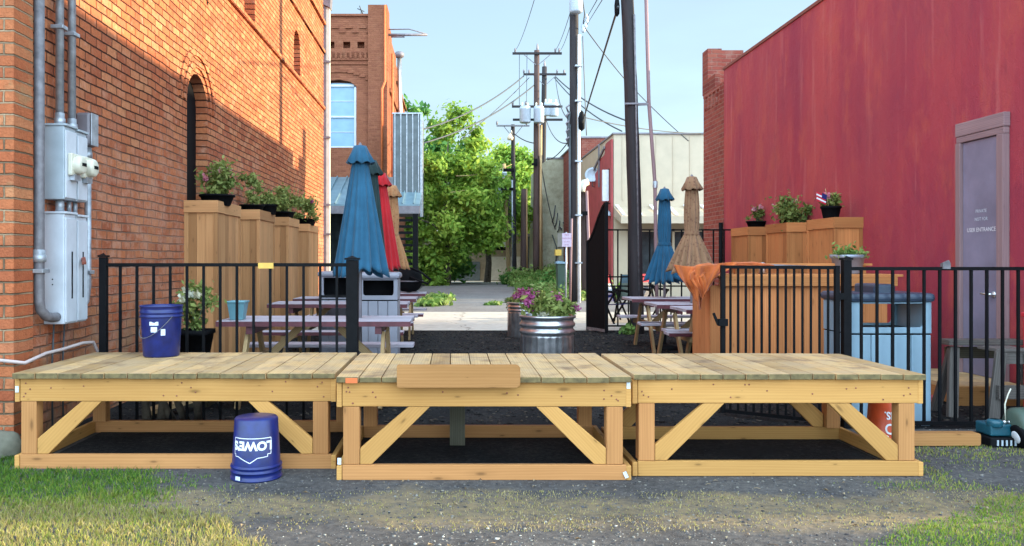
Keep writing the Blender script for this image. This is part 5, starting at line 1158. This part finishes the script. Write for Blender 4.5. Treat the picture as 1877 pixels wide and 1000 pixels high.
m = MB(); m.box(gx(978, d), gx(984, d), d-.4, d-.2, gz(305, d), gz(292, d)); m.box(gx(974, d), gx(984, d), d-.4, d-.25, gz(304, d), gz(300, d)); m.build('cable_bracket', M['black'], p4)
d = 47.0
p5 = pole_('utility_pole', 'second tall pole just behind, with one crossarm and pale transformers', [(gx(992, d), d, GZ), (gx(998, d), d, gz(122, d))], .19, .14)
crossarm(p5, gx(998, d), d, gz(137, d), gx(1037, d)-gx(998, d), (-1.2, -.9, .7, 1.1)); transformer(p5, gx(1013, d), d-.4, gz(215, d), gz(191, d), .27); transformer(p5, gx(1002, d), d-.4, gz(214, d), gz(190, d), .2)
m = MB(); m.lathe([(.03, 0), (.06, .1), (.03, .35)], (gx(998, d), d, gz(122, d)), 8); m.build('top_insulator', M['greycap'], p5)
d = 46.0
p6 = pole_('utility_pole', 'slim dark pole with thin crossarm and street light, over the alley bend', [(gx(943, d), d, GZ), (gx(940, d), d, gz(228, d))], .14, .11)
crossarm(p6, gx(940, d), d, gz(231, d), gx(970, d)-gx(940, d), (-.9, .75), mat='conduit_d', th=.08)
m = MB(); m.tube([(gx(940, d), d-.1, gz(250, d)), (gx(936, d), d-.3, gz(240, d)), (gx(935, d), d-.3, gz(246, d))], .03, 6); sl = m.build('light_arm', M['conduit'], p6)
m = MB(); m.lathe([(.04, .3), (.06, .25), (.18, .05), (.15, -.08), (.0, -.1)], (gx(934.5, d), d-.3, gz(255, d)), 12); m.build('light_shade', M['lamp'], sl)
m = MB(); m.tube([(gx(939, d), d-.13, gz(490, d)), (gx(938.5, d), d-.13, gz(330, d))], .05, 6); m.build('conduit', M['conduit'], p6)
m = MB(); m.box(gx(922, d), gx(942, d), d-.25, d-.15, gz(315, d), gz(309, d)); m.build('side_arm', M['black'], p6); m = MB(); m.box(gx(918, d), gx(940, d), d-.25, d-.15, gz(349, d), gz(344, d)); m.build('side_arm', M['black'], p6)
d = 47.5
p7 = pole_('utility_pole', 'leaning pale pole with bluish transformer hanging by the tree', [(gx(933, d), d, GZ), (gx(924, d), d, gz(300, d))], .12, .10, 'legw')
transformer(p7, gx(914, d), d-.3, gz(370, d), gz(345, d), .22); transformer(p7, gx(924, d), d-.3, gz(328, d), gz(316, d), .14)
pole_('utility_pole', 'grey pole between the leaning pale pole and the slim dark pole', [(gx(932, 48), 48, GZ), (gx(935, 48), 48, gz(330, 48))], .11, .10, 'bark')
d = 44.0
p8 = pole_('utility_pole', 'short cut off brown pole stub in front of the garage', [(gx(960, d), d, GZ), (gx(961, d), d, gz(346, d))], .19, .17, 'pole_r')
m = MB(); m.tube([(gx(966, d), d-.15, GZ), (gx(965, d), d-.15, gz(346, d))], .05, 6); m.build('conduit', M['legw'], p8)
pole_('utility_pole', 'thin pole to the right of the tall crossarm pole by the beige wall', [(gx(991, 44.2), 44.2, GZ), (gx(991, 44.2), 44.2, gz(355, 44.2))], .12, .1, 'legw')

def sag(a, b, s_=.03, n=14):
    a, b = Vector(a), Vector(b); L = (b-a).length; return [a.lerp(b, k/n)-Vector((0, 0, 4*s_*L*(k/n)*(1-k/n))) for k in range(n+1)]
WIRES = [
 ((960, 139, 43), (770, 238, 33), .03, .035, 'thick service cable sloping down left from the tall pole to the stair tower'),
 ((980, 155, 43), (776, 262, 33), .03, .035, 'second service cable sloping down left towards the nearest tree'),
 ((970, 142, 43), (846, 254, 40), .02, .022, 'thin cable crossing the two service cables on the left of the tall pole'),
 ((1133, 12, 14.8), (1067, 226, 25.6), .0, .022, 'straight cable from the thick leaning pole down to the pole with pale conduit'),
 ((1069, 46, 25.8), (1150, 150, 30), .01, .018, 'thin cable falling right from the transformer pole behind the leaning pole'),
 ((1018, 140, 47), (1152, 222, 34), .02, .035, 'upper of the cables running right from the second tall pole'),
 ((1016, 142, 47), (1140, 240, 32), .02, .03, 'lower of the cables running right from the second tall pole'),
 ((1150, 150, 30), (1262, 258, 30), .02, .018, 'thin cable reaching the cream building roof beside the mauve mast'),
 ((1060, 212, 26), (1288, 244, 30), .02, .018, 'slack cable from the transformer pole to the cream building roof corner'),
 ((1068, 66, 25.8), (1075, 248, 26), .004, .016, 'near vertical cable hanging beside the transformer pole'),
 ((1070, 42, 25.8), (1102, -14, 12), .0, .008, 'overhead line passing from the transformer pole out of view, left one'),
 ((1075, 46, 25.8), (1112, -14, 12), .0, .008, 'overhead line passing from the transformer pole out of view, right one'),
 ((1017, 93, 43), (1046, 20, 26), .01, .012, 'faint line between the tall crossarm and the transformer pole'),
 ((1026, 93, 43), (1050, 30, 26), .01, .012, 'faint lower line between the tall crossarm and the transformer pole'),
 ((943, 94, 43), (985, -20, 20), .01, .010, 'faint overhead line rising from the left end of the tall crossarm'),
 ((952, 100, 43), (952, 192, 42.8), .0, .015, 'left drop lead between the crossarms of the tall pole'),
 ((966, 100, 43), (965, 194, 42.8), .0, .015, 'right drop lead between the crossarms of the tall pole'),
 ((1018, 142, 47), (1040, 216, 26), .02, .02, 'cable bending down from the second tall pole to the transformer pole'),
 ((1002, 222, 43), (1040, 262, 27), .02, .02, 'low cable between the tall pole transformers and the transformer pole'),
 ((943, 245, 46), (980, 262, 43), .03, .03, 'short cable from the street light pole to the tall pole'),
 ((940, 318, 46), (826, 352, 41), .03, .018, 'lower communication cable sagging left across the trees'),
 ((940, 300, 46), (836, 322, 41), .03, .018, 'upper communication cable across the nearest tree'),
 ((992, 300, 43), (1018, 420, 44.2), .10, .025, 'slack cable looping from the tall pole to the beige wall'),
 ((1040, 262, 27), (1000, 292, 44.4), .01, .02, 'short cable ending at the beige building roof edge'),
]
for a, b, s_, r, lab in WIRES:
    quick('power_line', M['wire'] if 'communication' not in lab else M['legw'], lab, 'cable', lambda m: m.tube(sag(P(*a), P(*b), s_), r, 5), 'overhead cables', smooth=True)
quick('strain_insulator', M['black'], 'black strain insulator at the top of the cable on the leaning pole', 'insulator', lambda m: m.lathe([(.01, 0), (.045, .05), (.05, .2), (.035, .32), (.01, .36)], tuple(P(1131, 30, 14.9)), 10), smooth=True)
quick('strain_insulator', M['black'], 'black strain insulator where the cable meets the transformer pole', 'insulator', lambda m: m.lathe([(.01, 0), (.1, .08), (.11, .4), (.06, .6), (.01, .65)], tuple(P(1066, 240, 25.6)), 10), smooth=True)
# sign on a thin post, wheelie bin
d = 25.5
sg = thing('parking_sign', 'faded pink and white notice sign on a thin steel post', 'sign', (gx(1040, d), d, GZ))
m = MB(); m.tube([(gx(1037, d), d, GZ), (gx(1038, d), d, gz(425, d))], .03, 6); m.build('post', M['conduit'], sg)
m = MB(); m.box(gx(1030, d), gx(1047, d), d-.06, d-.035, gz(452, d), gz(427, d)); pn = m.build('panel', M['sign'], sg)
for t_, z_, s_ in (('NO', 432, .09), ('PARKING', 438, .07), ('PRIVATE', 444, .05), ('ALLEY', 449, .05)):
    text_pts(t_, s_, lambda a, b, z_=z_: Vector((gx(1038.5, d)+a, d-.0615, gz(z_, d)+b)), 'lettering', M['signd'], pn)
m = MB(); m.tube([(gx(1046, d), d+.1, GZ), (gx(1049, d), d+.1, gz(400, d))], .035, 6); m.build('brace_post', M['dframe'], sg)
d = 30.0
wb2 = thing('wheelie_bin', 'dark green wheelie bin with pale lid among the weeds', 'wheelie bin', (gx(1028, d), d, GZ))
m = MB(); x0, x1, z1 = gx(1020, d), gx(1037, d), gz(483, d)
v = [m.bm.verts.new(p) for p in ((x0+.04, d-.2, GZ), (x1-.04, d-.2, GZ), (x1-.04, d+.2, GZ), (x0+.04, d+.2, GZ), (x0, d-.28, z1), (x1, d-.28, z1), (x1, d+.28, z1), (x0, d+.28, z1))]
for q in ((3, 2, 1, 0), (0, 1, 5, 4), (1, 2, 6, 5), (2, 3, 7, 6), (3, 0, 4, 7), (4, 5, 6, 7)): f_ = m.bm.faces.new([v[i] for i in q]); f_[m.rc] = .5
m.build('body', M['dgreen'], wb2, bevel=.02)
m = MB(); m.prism([(x0-.03, d-.32, z1+.002), (x1+.03, d-.32, z1+.002), (x1+.03, d-.32, z1+.05), (x0+.1, d-.32, z1+.1), (x0-.03, d-.32, z1+.06)], (0, .64, 0)); m.build('lid', M['bin'], wb2)
yb2 = thing('utility_box', 'small yellow box fixed near the beige wall above the weeds', 'box', (gx(1021, 31), 31, gz(470, 31)))
m = MB(); m.box(gx(1017, 31), gx(1028, 31), 30.8, 31.1, gz(468, 31), gz(457, 31)); m.build('case', M['yellow'], yb2); m = MB(); m.box(gx(1021, 31), gx(1024, 31), 31.0, 31.1, GZ, gz(468, 31)-.002); m.build('post', M['bark'], yb2)
# folding chairs with coloured seats beyond the tall fence
def chair(label, x, y, cols, sg_):
    t = thing('folding_chair', label, 'chair', (x, y, GZ), 'folding chairs beyond the tall fence'); w = .21
    for a, b in (((x-w, y-.3, GZ), (x-w, y+.25, .75)), ((x+w, y-.3, GZ), (x+w, y+.25, .75)), ((x-w, y+.3, GZ), (x-w, y-.3, .62)), ((x+w, y+.3, GZ), (x+w, y-.3, .62))):
        m = MB(); m.tube([a, b], .022, 6); m.build('leg', M['black'], t)
    for s_ in (-1, 1): m = MB(); m.tube([(x+s_*w, y+.2, .4), (x+s_*w, y+.38, 1.0)], .02, 6); m.build('back_frame', M['black'], t); m = MB(); m.tube([(x+s_*(w+.02), y-.32, .64), (x+s_*(w+.02), y+.3, .68)], .03, 6); m.build('armrest', M['black'], t)
    m = MB(); m.prism([(x-w, y-.28, .40), (x-w, y+.2, .36), (x-w, y+.2, .34), (x-w, y-.28, .38)], (2*w, 0, 0)); m.build('seat', M[cols[0]], t)
    m = MB(); 
    for k in range(3): m.mi = k % len(cols); z0 = .42+k*.19; m.prism([(x-w, y+.2+(z0-.4)*.3, z0), (x-w, y+.2+(z0+.19-.4)*.3, z0+.19), (x-w, y+.22+(z0+.19-.4)*.3, z0+.19), (x-w, y+.22+(z0-.4)*.3, z0)], (2*w, 0, 0))
    m.build('backrest', [M[c] for c in cols], t); return t
chair('folding chair with white, red and blue striped back beyond the tall fence', gx(1124, 17.4), 17.4, ['bluept', 'white', 'redp'], 1).rotation_euler.z = R(28)
chair('folding chair with green back turned away beyond the tall fence', gx(1149, 17.9), 17.9, ['dgreen', 'dgreen', 'teal'], 1).rotation_euler.z = R(-25)
chair('folding chair with pink red back seen right of the thick leaning pole', gx(1194, 18.6), 18.6, ['conduit_d', 'conduit_d', 'redp'], 1).rotation_euler.z = R(22)

# black grill on the far table
d = 14.2
gr = thing('kettle_grill', 'black domed grill with tubular handles on the farthest left table', 'grill', (gx(752, d), d, .75))
m = MB(); c = (gx(750, d), d, .755); m.lathe([(.01, .0), (.14, .02), (.2, .09), (.235, .18), (.235, .2), (.22, .3), (.15, .39), (.05, .43), (0, .435)], c, 28); m.build('body', M['blackp'], gr)
m = MB(); m.lathe([(.238, .185), (.25, .19), (.25, .2), (.238, .205)], c, 28); m.build('rim', M['greycap'], gr)
m = MB(); m.tube([(c[0]+.05, d-.22, c[2]+.42), (c[0]+.2, d-.24, c[2]+.36), (c[0]+.38, d-.24, c[2]+.22), (c[0]+.33, d-.24, c[2]+.15), (c[0]+.02, d-.26, c[2]+.27)], .02, 8); m.build('handle', M['black'], gr)
for q in (-.13, .13): m = MB(); m.tube([(c[0]+q*.6, d, c[2]+.1), (c[0]+q*1.3, d-.08, c[2]-.002)], .012, 6); m.build('foot', M['greycap'], gr)

# ================================================================== RIGHT FOREGROUND CLUTTER (behind the fence)
sw = thing('sawhorse', 'weathered grey timber sawhorse behind the right fence', 'sawhorse', (gx(1800, 7.1), 7.1, GZ)); d = 7.1
m = MB(); m.box(gx(1733, d), gx(1872, d), d-.06, d+.1, gz(636, d)+.02, gz(626, d)+.02); m.build('top_board', M['bark'], sw, bevel=.004)
for a, b, y in ((1748, 1730, d-.12), (1748, 1738, d+.2), (1866, 1880, d-.12)):
    m = MB(); m.beam((gx(a, d), d, gz(636, d)), (gx(b, d), y, GZ), .085, .04, (0, 1, 0)); m.build('leg', M['bark'], sw, bevel=.004)
m = MB(); m.box(gx(1748, d), gx(1870, d), d+.101, d+.135, .45, .55); m.build('stretcher', M['oldw'], sw)
s2 = thing('step_stool', 'grey two step timber stand beside the red cabinet', 'step stool', (gx(1835, 6.85), 6.85, GZ)); d = 6.85
m = MB(); m.box(gx(1808, d), gx(1868, d), d-.12, d+.12, gz(641, d)-.0, gz(636, d)); m.build('top_step', M['bark'], s2)
m = MB(); m.box(gx(1814, d), gx(1868, d), d-.1, d-.07, gz(664, d), gz(641, d)-.003); m.build('apron', M['bark'], s2)
m = MB(); m.box(gx(1802, d), gx(1872, d), d-.2, d-.165, gz(724, d), gz(700, d)); m.build('lower_step', M['bark'], s2)
for a, b in ((1816, 1798), (1868, 1884)): m = MB(); m.beam((gx(a, d), d-.13, gz(642, d)), (gx(b, d), d-.15, GZ), .09, .035, (0, 1, 0)); m.build('leg', M['bark'], s2, bevel=.004)
rc_ = thing('red_cabinet', 'bright red plastic box with white markings at the right edge', 'box', (gx(1890, 6.8), 6.8, GZ)); d = 6.75
m = MB(); m.box(gx(1912, d), gx(1990, d), d, d+.25, .02, gz(585, d)); m.build('body', M['redp'], rc_, bevel=.02)
m = MB(); m.box(gx(1910, d), gx(1992, d), d-.012, d+.26, gz(585, d)+.002, gz(575, d)); m.build('lid', M['redp'], rc_, bevel=.01)
text_pts('COOL', .10, lambda a, b: Vector((gx(1952, d)+a, d-.003, gz(728, d)+b)), 'lettering', M['ltwhite'], rc_, bold=.003)
d = 5.95
tm = thing('small_engine', 'teal small engine with silver knobs by the end of the timber beam', 'engine', (gx(1828, d), d, GZ))
m = MB(); m.box(gx(1806, d), gx(1850, d), d-.06, d+.12, GZ+.075, gz(775, d)); m.lathe([(.01, .0), (.05, .0), (.055, .05), (.03, .06)], (gx(1818, d), d-.03, gz(776, d)-.02), 16); m.build('body', M['teal'], tm, bevel=.012)
m = MB(); m.box(gx(1801, d), gx(1856, d), d-.09, d+.15, GZ, GZ+.07)
m.build('base', M['black'], tm, bevel=.008)
for k in range(5): m = MB(); m.box(gx(1812+k*8, d), gx(1815+k*8, d), d-.096, d-.0905, GZ+.015, GZ+.055); m.build('fin', M['grey_box'], tm)
for px_ in (1812, 1827, 1836, 1846): m = MB(); m.lathe([(.012, 0), (.016, .01), (.012, .02), (0, .022)], (gx(px_, d), d-.03, gz(774, d)), 10); m.build('knob', M['silver'], tm)
m = MB(); m.tube([(gx(1843, d), d, gz(772, d)), (gx(1842, d), d, gz(740, d)), (gx(1848, d), d, gz(722, d)), (gx(1853, d), d, gz(712, d))], .005, 6); m.build('cable', M['cream'], tm)
wb3 = thing('wheeled_tank', 'dull green rounded wheeled tank at the right edge', 'tank', (gx(1885, 5.9), 5.9, GZ)); d = 5.9
m = MB(); m.lathe([(0, -.16), (.10, -.16), (.135, -.13), (.14, 0), (.135, .13), (.10, .16), (0, .16)], (gx(1893, d), d, .115), 28, rot=Matrix.Rotation(R(90), 3, 'Y')); m.build('body', M['dgreen'], wb3)
m = MB(); m.lathe([(.02, -.02), (.075, -.02), (.085, -.01), (.085, .01), (.075, .02), (.02, .02)], (gx(1858, d), d-.06, GZ+.086), 24, rot=Matrix.Rotation(R(75), 3, 'Y')); wh = m.build('wheel', M['blackp'], wb3)
m = MB(); m.lathe([(.0, -.024), (.04, -.024), (.045, -.021)], (gx(1858, d)-.005, d-.06, GZ+.086), 16, rot=Matrix.Rotation(R(75), 3, 'Y')); m.build('hub', M['white'], wh)

# ================================================================== GRASS, STONES, LITTER
def scatter_grass():
    rg = np.random.default_rng(2); N = 420000
    x = rg.uniform(-4.2, 5.2, N); y = rg.uniform(3.5, 6.6, N)
    px = PX+x*F/y; py = PY+(CZ-GZ)*F/y
    nz = np.array([noise.noise(Vector((a*1.3, b*1.6, 3)))*.6+noise.noise(Vector((a*4.5, b*5.5, 7)))*.5+noise.noise(Vector((a*14, b*16, 9)))*.3 for a, b in zip(x, y)])
    # left lawn: right edge moves with distance
    edge = np.interp(py, [820, 850, 900, 930, 960, 985, 1000, 1060], [30, 240, 300, 330, 400, 440, 470, 540])
    gl = np.clip((edge-px)/90+nz*1.5+.25, 0, 1)*(py > 845-0*px+np.where(px > 60, 18, -40))
    gr = np.clip((px-np.interp(py, [880, 915, 940, 1000], [1990, 1800, 1720, 1560]))/70+nz*1.3, 0, 1)*(py > 900)
    sp = np.where((px > 1480) & (py > 815) & (py < 905), np.clip(.20+nz*.9, 0, .5)*np.clip((px-1480)/200, 0, 1), 0)
    sp2 = np.where((px > 215) & (px < 450) & (py > 868) & (py < 905), np.clip(.05+nz*.9, 0, .4), 0)
    band = np.where((py > 900) & (py < 975), np.clip(.18+nz*.6, 0, .42), 0)
    prob = np.maximum.reduce([gl, gr, sp, sp2, band])
    # keep clear of the stage footprint
    inside = (y > np.where(x < gx(617, 5.0), 5.235, 4.95)) & (x > gx(20, 5.28)) & (x < gx(1692, 5.085)) & (y < 6.35)
    prob = prob*np.where(inside, 0, 1)
    keep = rg.random(N) < prob*.62
    x, y, nz, px, py, gl, band, gr, sp = [a[keep] for a in (x, y, nz, px, py, gl, band, gr, sp)]; n = len(x)
    h = rg.uniform(.012, .036, n)*(1+.5*nz); h = np.where(gl > .5, h*1.1, h*.7); h = np.where((band > 0) & (gl < .3) & (gr < .3), h*.6, h); w = rg.uniform(.0015, .0032, n); a = rg.uniform(0, 6.28, n); ln = rg.uniform(.1, .9, n)*h; b = rg.uniform(0, 6.28, n)
    z0 = np.full(n, GZ-.002); dx, dy = np.cos(a)*w, np.sin(a)*w; lx, ly = np.cos(b)*ln, np.sin(b)*ln
    co = np.stack([np.c_[x-dx, y-dy, z0], np.c_[x+dx, y+dy, z0], np.c_[x+dx*.7+lx*.4, y+dy*.7+ly*.4, z0+h*.6], np.c_[x+lx, y+ly, z0+h], np.c_[x-dx*.7+lx*.4, y-dy*.7+ly*.4, z0+h*.6]], 1).reshape(-1, 3)
    me = bpy.data.meshes.new('grass'); me.vertices.add(5*n); me.vertices.foreach_set('co', co.ravel()); me.loops.add(5*n); me.loops.foreach_set('vertex_index', np.arange(5*n))
    me.polygons.add(n); me.polygons.foreach_set('loop_start', np.arange(n)*5); me.polygons.foreach_set('loop_total', np.full(n, 5)); me.update()
    dry = np.interp(py, [840, 905, 935, 1000], [.1, .28, .72, .8]); dry = np.where(px > 1400, np.interp(py, [820, 900, 960], [.55, .5, .32]), dry); dry = np.where((band > 0) & (gl < .3) & (gr < .3), .9, dry)
    rn = np.clip(dry+rg.normal(0, .17, n)+nz*.22, 0, 1); at = me.attributes.new('rnd', 'FLOAT', 'FACE'); at.data.foreach_set('value', rn.astype(np.float32))
    me.materials.append(M['grass']); o = bpy.data.objects.new('grass', me); COL.objects.link(o); tag(o, 'patchy short grass, green to dry yellow, around the stage front', 'grass', kind='stuff'); return n
print('blades', scatter_grass())
def scatter_stones(name, label, n, xr_, yr_, s0, s1, mats, seed, zf=GZ, flat=.6, mask=None):
    rg = np.random.default_rng(seed); ico = bmesh.new(); bmesh.ops.create_icosphere(ico, subdivisions=1, radius=1); V = np.array([v.co for v in ico.verts]); Fc = np.array([[v.index for v in f.verts] for f in ico.faces]); ico.free()
    x = rg.uniform(*xr_, n); y = rg.uniform(*yr_, n)
    if mask is not None: k = mask(x, y, rg); x, y = x[k], y[k]; n = len(x)
    s = s0*(s1/s0)**(rg.random(n)**2.2); co = V[None]*(1+.35*rg.normal(size=(n, len(V), 1))*.6); co = co*s[:, None, None]*np.array([1, 1, flat])[None, None]*rg.uniform(.6, 1.3, (n, 1, 3))
    co = co+np.stack([x, y, np.full(n, zf)+s*.15], 1)[:, None, :]; nf = len(Fc); fi = (Fc[None]+(np.arange(n)*len(V))[:, None, None]).reshape(-1)
    me = bpy.data.meshes.new(name); me.vertices.add(n*len(V)); me.vertices.foreach_set('co', co.reshape(-1)); me.loops.add(n*nf*3); me.loops.foreach_set('vertex_index', fi); me.polygons.add(n*nf)
    me.polygons.foreach_set('loop_start', np.arange(n*nf)*3); me.polygons.foreach_set('loop_total', np.full(n*nf, 3)); me.update()
    at = me.attributes.new('rnd', 'FLOAT', 'FACE'); at.data.foreach_set('value', np.repeat(rg.random(n), nf).astype(np.float32)); me.materials.append(mats); o = bpy.data.objects.new(name, me); COL.objects.link(o); return tag(o, label, 'gravel', kind='stuff')
def gravel_mat(name, cols):
    n = NT(name); return n.fin(n.ramp(n.rnd(), [(i/(len(cols)-1), c) for i, c in enumerate(cols)]), .9, 0, .2)
M['grav'] = gravel_mat('mixed_gravel', [(.03, .03, .035), (.06, .055, .06), (.10, .095, .1), (.11, .10, .095), (.15, .13, .11), (.24, .22, .19)])
M['grav_l'] = gravel_mat('pale_gravel', [(.12, .11, .09), (.2, .18, .15), (.3, .28, .24), (.5, .47, .42)])
M['chips'] = gravel_mat('mulch_chips', [(.01, .01, .01), (.02, .018, .018), (.04, .033, .03), (.09, .07, .055)])
scatter_stones('gravel', 'dark gravel scattered over the dirt before the stage', 26000, (-4, 4.8), (3.5, 6.6), .0022, .010, M['grav'], 1, mask=lambda x, y, rg: (y < 5.25) | (np.abs(x) > 2.95))
scatter_stones('pale_gravel', 'pale gravel chips thickest at the bottom centre', 3600, (-2, 3.4), (3.5, 4.6), .003, .009, M['grav_l'], 2, mask=lambda x, y, rg: rg.random(len(x)) < np.clip(1.15-np.abs((PX+x*F/y)-950)/420+0*y, .03, 1)*np.clip((4.35-y)/.5, .02, 1))
scatter_stones('mulch_chips', 'black bark mulch chips covering the yard', 16000, (-3.0, 5.2), (6.6, 15.4), .008, .028, M['chips'], 3, zf=GZ+.006, flat=.35)

rg_ = random.Random(44)
m = MB()
for k in range(140):
    x, y = rg_.uniform(-2.6, 3.4), rg_.uniform(3.8, 5.0); a = rg_.uniform(0, 6.28); l = rg_.uniform(.008, .02); c, s_ = math.cos(a)*l, math.sin(a)*l
    m.face([(x-c, y-s_, GZ+.004), (x+s_*.5, y-c*.5, GZ+.012), (x+c, y+s_, GZ+.006), (x-s_*.5, y+c*.5, GZ+.015)], rg_.random())
for k in range(26):
    x, y = rg_.uniform(-2.0, 3.2), rg_.uniform(3.8, 5.0); a = rg_.uniform(0, 3.14); l = rg_.uniform(.02, .06); m.tube([(x, y, GZ+.004), (x+l*math.cos(a)*.5, y+l*math.sin(a)*.5, GZ+.008), (x+l*math.cos(a), y+l*math.sin(a), GZ+.004)], .0015, 4)
M['litter'] = gravel_mat('dry_litter', [(.08,.05,.03), (.2,.13,.07), (.35,.26,.15), (.1,.08,.06)])
tag(m.build('litter', M['litter']), 'dry leaf scraps and twigs strewn over the gravel', 'litter', kind='stuff')
